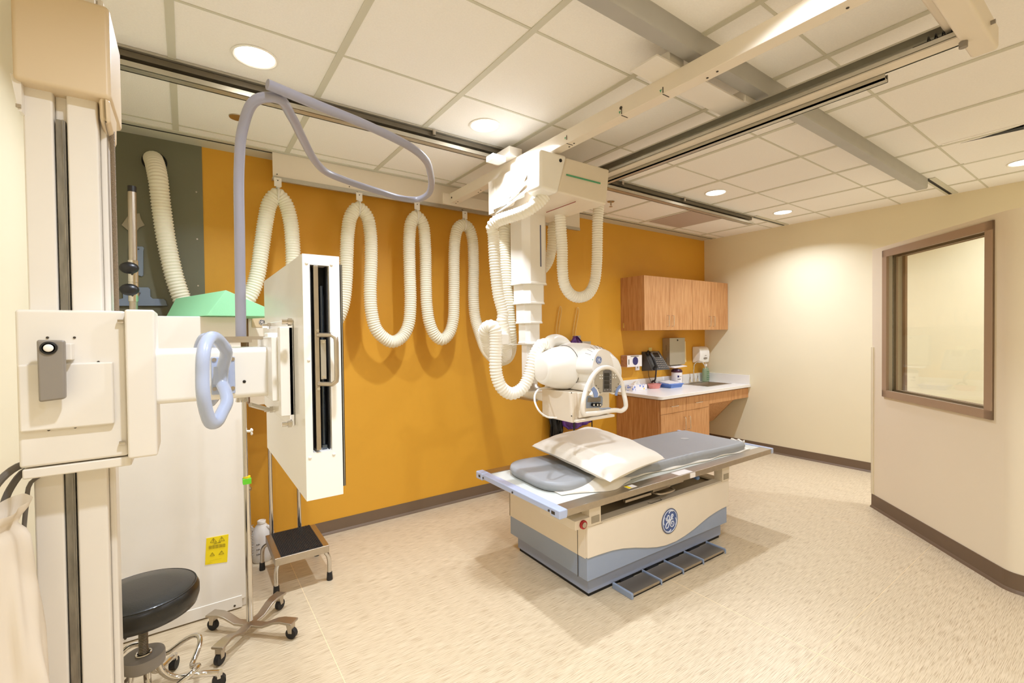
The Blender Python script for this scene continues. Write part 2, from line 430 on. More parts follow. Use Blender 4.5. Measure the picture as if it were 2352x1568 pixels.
# ================================================================== CEILING FITTINGS
def light_at(x, y, first=[None], label=None):
    if first[0] is None:
        t = thing('recessed_ceiling_light', (x, y, ZC), label, 'ceiling light', 'round recessed ceiling lights')
        b = B(); b.lathe([(.093, -.0005), (.095, -.004), (.086, -.006), (.078, -.002), (.078, .001)], (x, y, ZC), n=40); b.done('trim_ring', M_WHITE, t)
        b = B(); b.cyl((x, y, ZC-.0035), (x, y, ZC-.002), .078, n=40); b.done('lens', M_LENS, t)
        first[0] = t
    else: dup(first[0], (x, y, ZC), label=label)
    ld = bpy.data.lights.new('downlight', 'AREA'); ld.shape = 'DISK'; ld.size = .10; ld.energy = LIGHT_W; ld.color = LIGHT_C; ld.spread = math.radians(138)
    lo = bpy.data.objects.new('downlight_beam', ld); COL.objects.link(lo); lo.location = (x, y, ZC-.012)
LIGHT_W = 18.5; LIGHT_C = (.88, .97, 1.13)
for x, y, l in ((.274, 2.349, 'round glowing ceiling light nearest the tall left column'), (1.485, 2.347, 'round glowing ceiling light above the end of the overhead support bar'),
                (3.917, 2.318, 'round glowing ceiling light above the wall cabinets, left of the pair'), (5.166, 2.305, 'round glowing ceiling light closest to the far corner, right of the pair'),
                (5.189, .595, 'round glowing ceiling light cut by the right edge of the photo')): light_at(x, y, label=l)
for x, y in ((.274, .6), (1.485, .6), (2.70, -.95), (.274, -1.1), (5.18, -.9)): light_at(x, y, label='round recessed ceiling light outside the picture')
# rails: channel sections hung at the ceiling, running along the orange wall
def rail(name, y0, y1, opn, x0, x1, zb, label, m):
    t = thing(name, ((x0+x1)/2, (y0+y1)/2, ZC), label, 'ceiling rail', 'ceiling rails of the x-ray crane')
    b = B(); th = .008
    wy = y1 if opn < 0 else y0
    b.box(x0, x1, min(wy, wy+opn*th), max(wy, wy+opn*th), zb, ZC)
    b.box(x0, x1, y0, y1, zb, zb+th)
    b.box(x0, x1, y0-.01 if opn < 0 else y0, y1 if opn < 0 else y1+.01, ZC-.012, ZC-.002)
    ly = y0 if opn < 0 else y1
    b.box(x0, x1, ly-.005, ly+.005, zb, zb+.022)
    b.done('channel', m, t)
    b = B(); b.box(x0, x1, y0+.008, y1-.002, zb+.045, ZC-.014) if opn < 0 else b.box(x0, x1, y0+.01, y1-.008, zb+.03, zb+.06)
    b.done('inner_web', M_ALUD, t)
    for i in range(5):
        xx = x0+.9+i*.85; yy = ly-.012 if opn < 0 else ly+.012
        B().cyl((xx, yy, ZC-.04), (xx, yy, ZC-.008), .011, n=12).done('bolt_head', M_STEEL, t)
    return t
rail('ceiling_rail', 2.568, 2.622, -1, XW, 5.06, 2.668, 'brushed aluminium ceiling rail crossing above the blue overhead bar', M_ALU)
t = thing('ceiling_rail', (2.28, 1.15, ZC), 'broad grey ceiling rail at the upper right, parallel to the orange wall', 'ceiling rail', 'ceiling rails of the x-ray crane')
B().prism([(XW, 1.118, ZC), (XW, 1.118, 2.682), (XW, 1.126, 2.670), (XW, 1.190, 2.670), (XW, 1.190, 2.685), (XW, 1.182, 2.685), (XW, 1.182, ZC)], (5.56, 0, 0)).done('channel', M_GALV, t)
def slot(y, x0, x1, label):
    t = thing('ceiling_slot', ((x0+x1)/2, y, ZC), label, 'ceiling slot', 'narrow black slots in the ceiling')
    B().box(x0, x1, y-.012, y+.012, ZC-.0045, ZC-.001).done('dark_gap', M_DARK, t)
    b = B(); b.box(x0, x1, y-.05, y-.012, ZC-.007, ZC); b.box(x0, x1, y+.012, y+.03, ZC-.007, ZC); b.done('slot_flange', M_TEE, t)
slot(3.487, XW, 5.815, 'long black ceiling slot beside the orange wall')
slot(2.572, 5.062, 5.806, 'short black ceiling slot past the end of the aluminium rail')
slot(1.122, 5.062, 5.815, 'short black ceiling slot past the end of the broad grey rail')
# soffit lip along the orange wall
b = B(); b.box(XW, 5.8, 3.515, YN, ZC-.006, ZC); struct(b.done('trim_2', M_TEE))
t = thing('air_slot_diffuser', (4.6, .72, ZC), 'long thin dark air slot in the ceiling at the right', 'ceiling diffuser')
b = B(); b.box(4.2, 4.9, .40, .86, ZC-.003, ZC); b.done('plate', M_TILE, t)
b = B(); b.prism([at(2206, 329, z=ZC-.004), at(2250, 318, z=ZC-.004), at(2352, 286, z=ZC-.004), at(2352, 297, z=ZC-.004)], (0, 0, .002)); b.done('gap', M_DARK, t)
vp = [at(u, v, z=ZC-.004) for u, v in ((1502, 507), (1590, 478), (1666, 491), (1582, 523))]
tag(B().prism([V((4.28, 2.74, ZC-.006)), V((4.85, 2.74, ZC-.006)), V((4.85, 3.33, ZC-.006)), V((4.28, 3.33, ZC-.006))], (0, 0, .006)).done('ceiling_vent', M_VENT), 'mauve grey square air return panel in the ceiling above the cabinets', 'ceiling vent')
p = at(1403, 462, z=ZC)
t = thing('fire_sprinkler', p, 'small metal fire sprinkler hanging right of the crane housing', 'sprinkler', 'ceiling sprinklers')
B().lathe([(.035, 0), (.033, -.006), (.014, -.008)], p, n=20).done('escutcheon', M_STEEL, t)
b = B(); b.cyl(p, p-V((0, 0, .035)), .009, n=12); b.cyl(p-V((0, 0, .05)), p-V((0, 0, .053)), .016, n=14); b.cyl(p-V((.006, 0, .02)), p-V((.01, 0, .05)), .0025, n=6); b.cyl(p-V((-.006, 0, .02)), p-V((-.01, 0, .05)), .0025, n=6)
b.done('nozzle', M_STEEL, t)
p = at(546, 269, z=ZC)
tag(B().lathe([(.045, 0), (.043, -.005), (.01, -.007)], p, n=24).done('sprinkler_cover', M_STEEL, base=p-V((0, 0, .007))), 'small round metal sprinkler cover on the ceiling behind the blue bar', 'sprinkler cover')
# moving bridge: two beams, trolleys, end cover, cable rail
br = thing('crane_bridge', (2.05, 1.9, 2.6), 'pair of long beige beams hanging across the ceiling rails', 'ceiling bridge')
ZT, ZB = 2.64, 2.563
B().box(1.757, 1.823, .40, 3.34, ZB, ZT).done('beam', M_BEIGE, br, bevel=.003)
b = B(); b.box(2.384, 2.392, .40, 3.34, ZB, ZT); b.box(2.325, 2.392, .40, 3.34, ZT-.008, ZT); b.box(2.30, 2.392, .40, 3.34, ZB, ZB+.008); b.box(2.296, 2.304, .40, 3.34, ZB, ZB+.016)
b.done('beam', M_ALU, br)
B().box(2.305, 2.366, .41, 3.3, ZB-.006, ZB+.001).done('beam_lip', M_BEIGE, br)
b = B(); b.box(2.37, 2.412, .66, 2.7, 2.532, 2.54); b.box(2.37, 2.376, .66, 2.7, 2.532, 2.562); b.box(2.406, 2.412, .66, 2.7, 2.532, 2.562); b.done('cable_rail', M_ALU, br)
b = B(); b.box(1.66, 2.40, .337, .41, 2.50, 2.585); b.box(1.70, 2.40, .41, .47, 2.60, 2.64); b.done('end_cover', M_BEIGE, br, bevel=.012, seg=3)
p = V((2.23, .40, 2.5)); B().cyl(p, p-V((0, 0, .02)), .012, n=12).done('stop_button', M_GREYP, br); B().cyl((2.255, .337, 2.54), (2.255, .325, 2.54), .007, n=10).done('side_screw', M_GREYP, br)
for x0, x1, y0, y1 in ((1.70, 1.80, 2.40, 2.60), (1.70, 1.80, 1.21, 1.33), (2.28, 2.38, 1.19, 1.31), (2.26, 2.38, 2.42, 2.60)):
    B().box(x0, x1, y0, y1, ZT, 2.70).done('trolley', M_ENAMEL, br, bevel=.003)
B().box(1.60, 2.40, 1.20, 1.34, ZT-.003, ZT+.004).done('trolley_plate', M_ENAMEL, br)
B().box(1.70, 2.44, 3.325, 3.345, ZB-.01, ZT).done('end_plate', M_BEIGE, br, bevel=.002)
b = B()
b.hexa([(1.60, 2.44, 2.61), (1.70, 2.44, 2.61), (1.70, 2.52, 2.61), (1.60, 2.52, 2.61)], [(1.60, 2.44, 2.645), (1.70, 2.44, 2.645), (1.70, 2.52, 2.645), (1.60, 2.52, 2.645)])
b.done('lock_box', M_ENAMEL, br, bevel=.002)
for v0 in ((1302, 321), (1428, 262), (1523, 213)):
    p = at(v0[0], v0[1], x=1.757)
    b = B(); b.box(1.7545, 1.757, p.y-.0015, p.y+.0015, p.z, p.z+.025); b.box(1.7545, 1.80, p.y-.0015, p.y+.0015, ZB-.002, ZB)
    b.done('index_mark', M_INK, br)
    b = B(); b.prism([(1.7562, p.y+.006, p.z+.018), (1.7562, p.y+.018, p.z+.018), (1.7562, p.y+.012, p.z+.006)], (-.001, 0, 0)); b.done('arrow_mark', M_STRIPEG, br)
b = B()
for y in (3.25, 2.9, 1.9, 1.05, .55): b.cyl((1.790, y, ZB-.002), (1.790, y, ZB+.002), .005, n=8); b.cyl((1.800, y+.05, ZB-.002), (1.800, y+.05, ZB+.002), .005, n=8)
b.cyl((1.754, 1.53, 2.60), (1.758, 1.53, 2.60), .008, n=10); b.cyl((1.754, 3.29, 2.60), (1.758, 3.29, 2.60), .007, n=10)
b.done('bolt_holes', M_INK, br)
# coil spring in the channel
b = B(); b.tube([(2.33+.012*math.cos(t*.9), .52-.003*t, 2.60+.012*math.sin(t*.9)) for t in range(0, 46)], .0025, n=6, step=.006); b.cyl((2.33, .42, 2.59), (2.33, .56, 2.59), .007, n=10)
b.done('coil_spring', M_BLACK, br)
# cable track cover (valance) under the slot
v = thing('hose_track_cover', (2.0, 3.47, 2.57), 'long beige sheet metal cover hung over the hose hooks on the orange wall', 'track cover')
b = B(); b.box(.494, 3.33, 3.462, 3.466, 2.575, ZC-.008); b.box(.494, 3.33, 3.462, 3.50, 2.575, 2.579); b.done('cover_sheet', M_BEIGE, v)
b = B(); b.box(.49, 3.33, 3.456, 3.50, 2.562, 2.574); b.box(.494, 3.33, 3.458, 3.462, 2.556, 2.586); b.done('track', M_ALU, v)
b = B()
for x in (.52, 1.0, 1.5, 2.0): b.cyl((x, 3.462, 2.60), (x, 3.460, 2.60), .004, n=8)
b.done('screws', M_INK, v)
# ================================================================== X-RAY TUBE CRANE
cr = thing('tube_crane', (1.93, 2.5, 1.13), 'white ceiling hung x-ray tube on a telescopic column above the table', 'x-ray crane')
# carriage housing
b = B(); b.hexa([(1.79, 2.045, 2.33), (2.20, 2.04, 2.315), (2.20, 2.62, 2.315), (1.79, 2.62, 2.33)], [(1.86, 2.04, 2.545), (2.23, 2.04, 2.545), (2.23, 2.70, 2.545), (1.86, 2.70, 2.545)])
b.done('carriage_housing', M_BEIGE, cr, bevel=.012, seg=3)
b = B()   # end cap with a slanted face
lo = [(1.668, 2.055, 2.335), (1.79, 2.036, 2.318), (1.79, 2.22, 2.318), (1.668, 2.19, 2.335)]
hi = [(1.658, 2.036, 2.553), (1.862, 2.034, 2.553), (1.862, 2.24, 2.553), (1.658, 2.165, 2.553)]
b.hexa(lo, hi); b.done('end_cap', M_WHITE, cr, bevel=.02, seg=4)
p0, p1 = at(1301, 401, y=2.038), at(1379, 421, y=2.038)
B().bar(p0, p1, .003, .009).done('green_stripe', M_STRIPEG, cr)
p = at(1287.5, 368.5, y=2.035); B().cyl(p+V((0, .004, 0)), p-V((0, .003, 0)), .010, n=20).done('cap_screw', M_BLACK, cr)
b = B()
for u, v in ((1387, 386), (1397, 389)):
    p = at(u, v, y=2.039); b.cyl(p, p-V((0, .002, 0)), .004, n=8)
b.done('housing_screws', M_INK, cr)
# rear left plate and ribbon cables
b = B(); b.hexa([(1.735, 2.42, 2.33), (1.74, 2.42, 2.33), (1.74, 2.66, 2.33), (1.735, 2.66, 2.33)], [(1.73, 2.2, 2.555), (1.74, 2.2, 2.555), (1.74, 2.70, 2.555), (1.73, 2.70, 2.555)])
b.box(1.73, 1.80, 2.62, 2.70, 2.33, 2.555); b.done('side_plate', M_BEIGE, cr)
b = B()
for (a, c, w) in (((1205, 405), (1145, 478), .03), ((1212, 415), (1142, 484), .05), ((1222, 425), (1138, 490), .07)):
    A = at(a[0], a[1], x=1.68); C = at(c[0], c[1], x=1.75)
    mid = A.lerp(C, .5)-V((0, 0, .012)); b.tube([A, mid, C], .016, n=10, flat=.5)
b.done('ribbon_cables', M_WHITE, cr)
b = B(); b.hexa([at(1133, 482, x=1.72)+V((0, 0, 0)), at(1133, 482, x=1.78), at(1205, 452, x=1.76), at(1205, 452, x=1.70)], [at(1139, 470, x=1.72), at(1139, 470, x=1.78), at(1205, 438, x=1.76), at(1205, 438, x=1.70)])
b.done('cable_tray', M_WHITE, cr, bevel=.004)
p0, p1 = at(1255, 487.5, z=2.312), at(1322, 463, z=2.312)
B().bar(p0, p1, .004, .004).done('red_line', mat('dull_red_line', (150, 80, 70), .6), cr)
# telescopic column
CX, CY = 1.985, 2.585
def oct_col(w, z0, z1, name, m, bev=.003):
    h = w/2; c = w*.2
    a = math.radians(0)
    poly = [(-h+c, -h), (h-c, -h), (h, -h+c), (h, h-c), (h-c, h), (-h+c, h), (-h, h-c), (-h, -h+c)]
    return B().prism([(CX+x, CY+y, z0) for x, y in poly], (0, 0, z1-z0)).done(name, m, cr, bevel=bev)
def lip(w, z): return oct_col(w, z, z+.035, 'column_lip', M_WHITE)
zs = [2.34, at(1213, 652, d=3.16).z, at(1213, 697, d=3.16).z, at(1213, 742, d=3.16).z, at(1213, 789, d=3.16).z, 1.10]
ws = [.215, .186, .158, .130, .096]
for i in range(5):
    oct_col(ws[i], zs[i+1], zs[i]+.02, 'column_section', M_ENAMEL if i == 0 else M_WHITE)
    if i < 4: oct_col(ws[i]+.008, zs[i+1]-.001, zs[i+1]+.012, 'section_rim', M_WHITE, .002)
h = ws[0]/2
p0, p1 = at(1241, 517, y=CY-h), at(1241, 612, y=CY-h)
B().box(p0.x-.004, p0.x+.004, CY-h-.003, CY-h, p1.z, p0.z).done('blue_stripe', M_STRIPEB, cr)
# hose bracket
b = B(); a0 = at(1245, 790, y=2.55); a1 = at(1158, 791, y=2.42); b.bar(a0, a1, .05, .006); q = at(1158, 778, y=2.40); b.box(q.x-.03, q.x+.03, q.y-.01, q.y+.03, q.z-.035, q.z+.03)
b.done('hose_bracket', M_WHITE, cr, bevel=.002)
# lower arm
b = B(); b.lathe([(.085, 0), (.085, .012), (.06, .03), (.05, .05)], (CX, CY, 1.10), n=28); b.done('swivel_ring', M_STEEL, cr)
b = B(); b.hexa([(CX-.075, 2.20, 1.045), (CX+.075, 2.20, 1.045), (CX+.08, 2.66, 1.06), (CX-.08, 2.66, 1.06)], [(CX-.07, 2.20, 1.11), (CX+.07, 2.20, 1.11), (CX+.075, 2.66, 1.10), (CX-.075, 2.66, 1.10)])
b.hexa([(CX-.045, 2.22, 1.09), (CX+.06, 2.22, 1.09), (CX+.06, 2.42, 1.09), (CX-.045, 2.42, 1.09)], [(CX-.045, 2.22, 1.22), (CX+.06, 2.22, 1.22), (CX+.06, 2.32, 1.22), (CX-.045, 2.32, 1.22)])
b.done('support_arm', M_WHITE, cr, bevel=.014, seg=3)
B().bar((CX-.10, 2.66, 1.052), (CX-.085, 2.40, 1.052), .02, .014).done('arm_lever', M_STEEL, cr, bevel=.003)
# tube head: barrel
BX, BY, BZ = 1.74, 2.16, 1.293
hd = B(); hd.lathe([(.072, .0), (.086, .006), (.094, .02), (.112, .07), (.128, .12), (.136, .17), (.138, .21), (.138, .23)], (BX, BY, BZ-.008), (1, 0, 0), n=48)
barrel = hd.done('tube_barrel', M_WHITE, cr, angle=50)
B().lathe([(.060, -.004), (.070, 0), (.072, .004)], (BX, BY, BZ-.008), (1, 0, 0), n=40).done('end_disc', M_ENAMEL, barrel)
# front cover, a domed shell
def sup(t, n=2.6):
    c, s_ = math.cos(t), math.sin(t); return math.copysign(abs(c)**(2/n), c), math.copysign(abs(s_)**(2/n), s_)
b = B(); rings = []
NS = 40
secs = [(2.40, .02, .05, 1.30), (2.38, .10, .09, 1.30), (2.33, .135, .125, 1.30), (2.26, .15, .142, 1.295), (2.16, .155, .146, 1.29), (2.06, .15, .135, 1.285), (1.99, .142, .122, 1.275), (1.94, .13, .10, 1.262), (1.915, .11, .085, 1.255)]
for y, hx, hz, zc in secs:
    for i in range(NS):
        c, s_ = sup(2*PI*i/NS, 2.5); rings.append((2.075+c*hx, y, zc+s_*hz))
fs_ = [(j*NS+i, j*NS+(i+1) % NS, (j+1)*NS+(i+1) % NS, (j+1)*NS+i) for j in range(len(secs)-1) for i in range(NS)]
fs_ += [tuple(range(NS)), tuple(range((len(secs)-1)*NS, len(secs)*NS))[::-1]]
b.add(rings, fs_); cov = b.done('front_cover', M_WHITE, cr, angle=60)
B().tube([(1.935, BY+.1385*math.cos(t), BZ-.008+.1385*math.sin(t)) for t in [2*PI*i/40 for i in range(40)]], .0018, n=6, closed=True, smooth=False).done('cover_seam', M_INK, cov)
b = B(); b.box(1.93, 2.2, 1.935, 2.30, 1.150, 1.205); b.done('lower_cover', M_ENAMEL, cr, bevel=.02, seg=4)
# nose with logo
b = B(); rings = []; NS2 = 32
for y, k, dz in ((2.03, 1.12, 0), (1.96, 1.06, 0), (1.925, 1.0, 0), (1.905, .93, 0)):
    for i in range(NS2):
        c, s_ = sup(2*PI*i/NS2, 3); zz = s_*.075*k; xx = c*(.115-.055*(s_+1)/2)*k
        rings.append((2.0+xx+.012, y, 1.33+zz))
b.add(rings, [(j*NS2+i, j*NS2+(i+1) % NS2, (j+1)*NS2+(i+1) % NS2, (j+1)*NS2+i) for j in range(3) for i in range(NS2)]+[tuple(range(NS2)), tuple(range(3*NS2, 4*NS2))[::-1]])
nose = b.done('nose_cover', M_ENAMEL, cr, angle=50)
p = at(1375.5, 826.5, y=1.902)
monogram(nose, p, (1, 0, 0), (0, 0, 1), .022, M_LOGOB, M_LOGOW, name='nose_emblem', label='round blue and white monogram')
b = B()
for i in range(7):
    t = math.radians(150-i*17); x = 2.012+.095*math.cos(t); z = 1.335+.085*math.sin(t); dx, dz = math.cos(t)*.02, math.sin(t)*.02
    b.tube([(x-dx*.7, 1.935, z-dz*.7), (x-dx*.2, 1.945, z-dz*.2), (x+dx*.3, 1.965, z+dz*.3)], .0011, n=6)
b.done('cooling_slits', M_INK, nose)
p = at(1361, 826, y=1.902); B().cyl(p, p-V((0, .003, 0)), .003, n=8).done('indicator_light', M_STRIPEG, nose)
# console panel with the handle loop, in the plane y = 1.86
YC = 1.862
def h4(u, v, y=YC): return at(1330+u/9.225, 790+v/9.225, y=y)
yv = V((0, .022, 0))
back = [(310, 830), (315, 730), (370, 640), (470, 550), (600, 510), (720, 530), (820, 620), (880, 720), (890, 790), (870, 860), (800, 930), (775, 1060), (740, 1070), (690, 1040), (600, 1030), (500, 1040), (430, 1080), (400, 1130), (320, 1130), (260, 1080), (330, 980), (340, 900)]
b = B(); b.prism([h4(*q, y=YC+.002) for q in back], yv); cons = b.done('console_body', M_ENAMEL, cr, bevel=.003)
pane = [(322, 820), (328, 740), (385, 645), (475, 565), (600, 528), (715, 548), (805, 635), (865, 730), (875, 800), (850, 860), (785, 950), (765, 1040), (690, 1020), (600, 1012), (500, 1022), (445, 1055), (405, 960), (340, 880)]
B().prism([h4(*q, y=YC) for q in pane], V((0, .004, 0))).done('console_panel', M_PANEL, cons)
B().prism([h4(*q, y=YC-.002) for q in ((515, 570), (560, 548), (650, 548), (692, 575), (690, 1015), (510, 1020))], V((0, .003, 0))).done('display_column', M_GASKET, cons)
b = B()
for z0, z1 in ((610, 685), (695, 770), (783, 858), (868, 940)): b.prism([h4(*q, y=YC-.003) for q in ((535, z0), (642, z0), (642, z1), (533, z1))], V((0, .002, 0)))
b.done('displays', M_SCREEN, cons)
b = B()
for u, v in ((440, 660), (487, 660), (440, 725), (487, 725), (720, 650), (768, 650), (720, 710), (768, 710), (665, 655), (665, 745), (665, 835), (660, 965), (600, 965), (538, 975)):
    p = h4(u, v, YC-.001); s_ = .0036 if v < 730 and (u < 500 or u > 700) else .0016; b.cyl(p, p-V((0, .003, 0)), s_, n=10)
b.done('console_buttons', M_WHITE, cons)
b = B()
for u, v in ((363, 878), (412, 940), (440, 1020), (830, 845), (783, 915), (752, 998)):
    p = h4(u, v, YC-.001); b.cyl(p, p-V((0, .003, 0)), .002, n=8)
b.done('indicator_leds', M_INK, cons)
mk = mat('blue_keys', (126, 146, 190), .4)
for q_ in (((265, 960), (320, 905), (370, 960), (405, 1040), (400, 1125), (330, 1135), (318, 1050)), ((870, 868), (902, 905), (850, 960), (820, 1030), (815, 1095), (770, 1090), (785, 1000), (820, 920))):
    B().prism([h4(*q, y=YC-.004) for q in q_], V((0, .006, 0))).done('blue_grip_keys', mk, cons, bevel=.001)
loop = [(250, 740), (150, 960), (95, 1180), (75, 1370), (95, 1480), (200, 1478), (400, 1460), (600, 1415), (780, 1400), (900, 1410), (985, 1340), (985, 1230), (950, 1060), (915, 880), (850, 700), (740, 560), (600, 495), (450, 520), (330, 620)]
lp = [h4(*q, y=YC+.006-(.018 if 1100 < q[1] else 0)) for q in loop]
B().tube(lp, .0135, n=14, closed=True, step=.01).done('handle_loop', M_ENAMEL, cr)
p = h4(560, 1352, YC-.014); B().bar(h4(450, 1370, YC-.012), h4(650, 1352, YC-.012), .018, .006).done('thumb_switch', M_BLUEG, cr, bevel=.002)
# collimator
b = B(); b.box(1.855, 2.17, 2.005, 2.26, .985, 1.148); b.box(1.89, 2.15, 1.985, 2.006, .995, 1.145); b.box(1.84, 1.858, 1.99, 2.27, .972, 1.15); b.box(1.85, 2.17, 1.96, 2.24, .975, .99)
coll = b.done('collimator', M_BEIGE, cr, bevel=.003)
q = [at(1220+u/7.129, 760+v/7.129, y=1.984) for u, v in ((925, 1060), (1150, 1060), (1172, 1090), (1170, 1210), (1130, 1255), (900, 1265), (900, 1100))]
pl_ = B().prism(q, V((0, .003, 0))).done('collimator_panel', M_BLUEG, coll)
q = [at(1220+u/7.129, 760+v/7.129, y=1.981) for u, v in ((935, 1090), (1140, 1090), (1140, 1155), (925, 1165))]
B().prism(q, V((0, .003, 0))).done('collimator_display', M_GREYP, pl_)
b = B()
for u in (1000, 1060, 1106):
    p = at(1220+u/7.129, 760+1205/7.129, y=1.983); b.mat(0).cyl(p, p-V((0, .014, 0)), .011, n=18); b.mat(1).cyl(p-V((0, .014, 0)), p-V((0, .016, 0)), .006, n=14)
b.done('collimator_knobs', [M_BLACK, M_WHITE], coll)
b = B(); p = at(1313, 955, x=1.838); b.cyl(p, p-V((.002, 0, 0)), .004, n=8); p = at(1313, 902, x=1.838); b.cyl(p, p-V((.002, 0, 0)), .004, n=8); b.done('collimator_screws', M_INK, coll)
# elbow on top of the barrel, thin white cable
E0, E1, E2 = at(1262, 786, y=2.26), at(1285, 783, y=2.30), at(1297, 787, y=2.34)
b = B(); b.tube([at(1254, 800, y=2.25), E0, at(1275, 781, y=2.29), at(1292, 786, y=2.33), at(1305, 800, y=2.36)], .040, n=24, step=.01); b.done('hose_elbow', M_WHITE, cr, angle=50)
b = B(); b.tube([(CX-.05, 2.24, 1.16), at(1236, 895, y=2.2), at(1228, 920, y=2.12), at(1238, 943, y=2.08), at(1256, 957, y=2.08), at(1278, 959, y=2.1)], .0055, n=8)
b.done('thin_cable', M_WHITE, cr)
# ------------------------------------------------------------------ corrugated hoses
def hose(name, pts, r, m, parent, pitch=.0175, amp=.075):
    return B().tube(pts, r, n=18, step=pitch/6, corr=(pitch, amp)).done(name, m, parent, angle=180)
YH = 3.42
def wy(u, v, y=YH): return at(560+u/3.563, 420+v/3.563, y=y)
# crane hoses (parts of the crane)
c1 = lambda u, v, y: at(1100+u/5.6, 480+v/5.6, y=y)
c2 = lambda u, v, y: at(1080+u/6.53, 720+v/6.53, y=y)
A = [at(1252, 448, y=2.14), at(1240, 462, y=2.16), c1(650, 0, 2.2), c1(540, 50, 2.26), c1(380, 105, 2.34), c1(220, 165, 2.42), c1(168, 235, 2.45), c1(185, 320, 2.46), c1(195, 500, 2.46), c1(215, 800, 2.46), c1(250, 1100, 2.46), c1(310, 1350, 2.45), c2(480, 100, 2.45), c2(510, 250, 2.45), c2(520, 400, 2.46), c2(540, 540, 2.50), c2(520, 640, 2.55), c2(430, 650, 2.58), c2(330, 590, 2.52), c2(260, 480, 2.45), c2(228, 360, 2.42), c2(215, 260, 2.38), c2(260, 200, 2.35), c2(340, 195, 2.31), c2(378, 270, 2.30), c2(385, 400, 2.30), c2(382, 600, 2.30), c2(380, 800, 2.30), c2(405, 960, 2.30), c2(480, 1120, 2.29), c2(620, 1200, 2.28), c2(780, 1120, 2.26), c2(880, 940, 2.25), c2(930, 740, 2.25), c2(1000, 560, 2.25), c2(1080, 460, 2.25), at(1256, 795, y=2.25)]
hose('tube_head_hose', A, .037, M_HOSEW, cr)
C = [c1(355, 240, 2.75), c1(330, 300, 2.74), c1(330, 600, 2.72), c1(345, 900, 2.71), c1(372, 1200, 2.70), c1(388, 1450, 2.70), c2(592, 250, 2.70), c2(600, 400, 2.72), c2(590, 560, 2.78), c2(540, 660, 2.85), c2(440, 690, 2.95), c2(330, 640, 3.1), c2(230, 520, 3.25), wy(1930, 1225, 3.36), wy(1893, 1100), wy(1880, 950), wy(1880, 650), wy(1868, 450), wy(1840, 370), wy(1795, 342), wy(1752, 370), wy(1730, 450), wy(1721, 600), wy(1720, 900), wy(1712, 1130), wy(1678, 1235), wy(1620, 1282), wy(1565, 1245), wy(1520, 1145), wy(1497, 1000), wy(1490, 800), wy(1484, 500), wy(1462, 330), wy(1415, 275), wy(1372, 320), wy(1355, 450), wy(1357, 700), wy(1363, 1000), wy(1345, 1170), wy(1290, 1265), wy(1215, 1300), wy(1140, 1262), wy(1080, 1190), wy(1046, 1060), wy(1035, 900), wy(1042, 600), wy(1035, 400), wy(1005, 270), wy(937, 207), wy(878, 270), wy(852, 400), wy(842, 600), wy(835, 800), wy(815, 980), wy(770, 1110), wy(690, 1210), wy(600, 1230), wy(500, 1150), wy(435, 980), wy(408, 750), wy(400, 500), wy(380, 300), wy(335, 160), wy(275, 100), wy(215, 160), wy(180, 300), wy(150, 500), wy(112, 750), wy(70, 880), wy(30, 950), at(545, 712, y=3.45), at(500, 740, y=3.45)]
ch = thing('wall_hose', (1.5, 3.42, 1.2), 'long cream corrugated hose hanging in loops along the orange wall', 'hose')
hose('corrugated_hose', C, .046, M_HOSE, ch)
# hangers
for u, v in ((275, 100), (937, 207), (1408, 275), (1797, 342)):
    p = wy(u, v); b = B(); q = p+V((0, 0, .045+.04))
    b.mat(0).box(q.x-.022, q.x+.022, q.y-.03, q.y-.024, q.z-.035, q.z+.022); b.box(q.x-.012, q.x+.012, q.y-.05, q.y+.05, q.z-.045, q.z-.040)
    b.mat(0).tube([(q.x, YH+.054*math.cos(t), p.z+.052*math.sin(t)) for t in [2*PI*i/24 for i in range(24)]], .006, n=6, closed=True, smooth=False)
    b.mat(1).tube([(q.x-.008, q.y-.03, q.z+.01), (q.x-.003, q.y+.02, 2.565)], .0018, n=6, smooth=False); b.tube([(q.x+.008, q.y-.03, q.z+.01), (q.x+.003, q.y+.02, 2.565)], .0018, n=6, smooth=False)
    b.cyl((q.x, q.y-.032, q.z+.005), (q.x, q.y-.030, q.z+.005), .004, n=8)
    b.done('hose_hanger', [M_ENAMEL, M_INK], ch)
# crane-side right hoses
b1 = [c1(990, 170, 2.62), c1(950, 250, 2.62), c1(948, 400, 2.62), c1(930, 550, 2.64), c1(880, 700, 2.70), c1(820, 780, 2.75)]
hose('rear_hose', b1, .037, M_HOSE, cr)
d = lambda u, v, y: at(1050+u/3.92, 300+v/3.92, y=y)
b2 = [d(925, 760, 2.42), d(935, 900, 2.42), d(945, 1050, 2.42), d(948, 1250, 2.42), d(965, 1380, 2.42), d(1020, 1470, 2.42), d(1090, 1500, 2.41), d(1180, 1470, 2.40), d(1235, 1370, 2.39), d(1257, 1200, 2.38), d(1262, 1000, 2.38), d(1265, 800, 2.38), d(1275, 680, 2.38)]
hose('side_hose', b2, .038, M_HOSEW, cr)
# hose from the wall hole
k = lambda u, v, y=3.50: at(u, v, y=y)
h2 = [at(352, 365, y=3.60), k(356, 376, 3.55), k(363, 410), k(370, 470), k(380, 540), k(392, 600), k(405, 650), k(425, 700, 3.5), k(450, 730, 3.5)]
hh = thing('wall_hole_hose', at(352, 365, y=3.60), 'cream corrugated hose coming out of a round hole in the grey green wall panel', 'hose')
hose('corrugated_hose', h2, .048, M_HOSE, hh, pitch=.019)
p = at(355, 372, y=3.623); b = B(); b.tube([(p.x+.058*math.cos(t), 3.620, p.z+.058*math.sin(t)) for t in [2*PI*i/32 for i in range(32)]], .006, n=8, closed=True, smooth=False); b.cyl((p.x, 3.6235, p.z), (p.x, 3.6215, p.z), .055, n=32)
b.done('hole_grommet', M_DARK, hh)
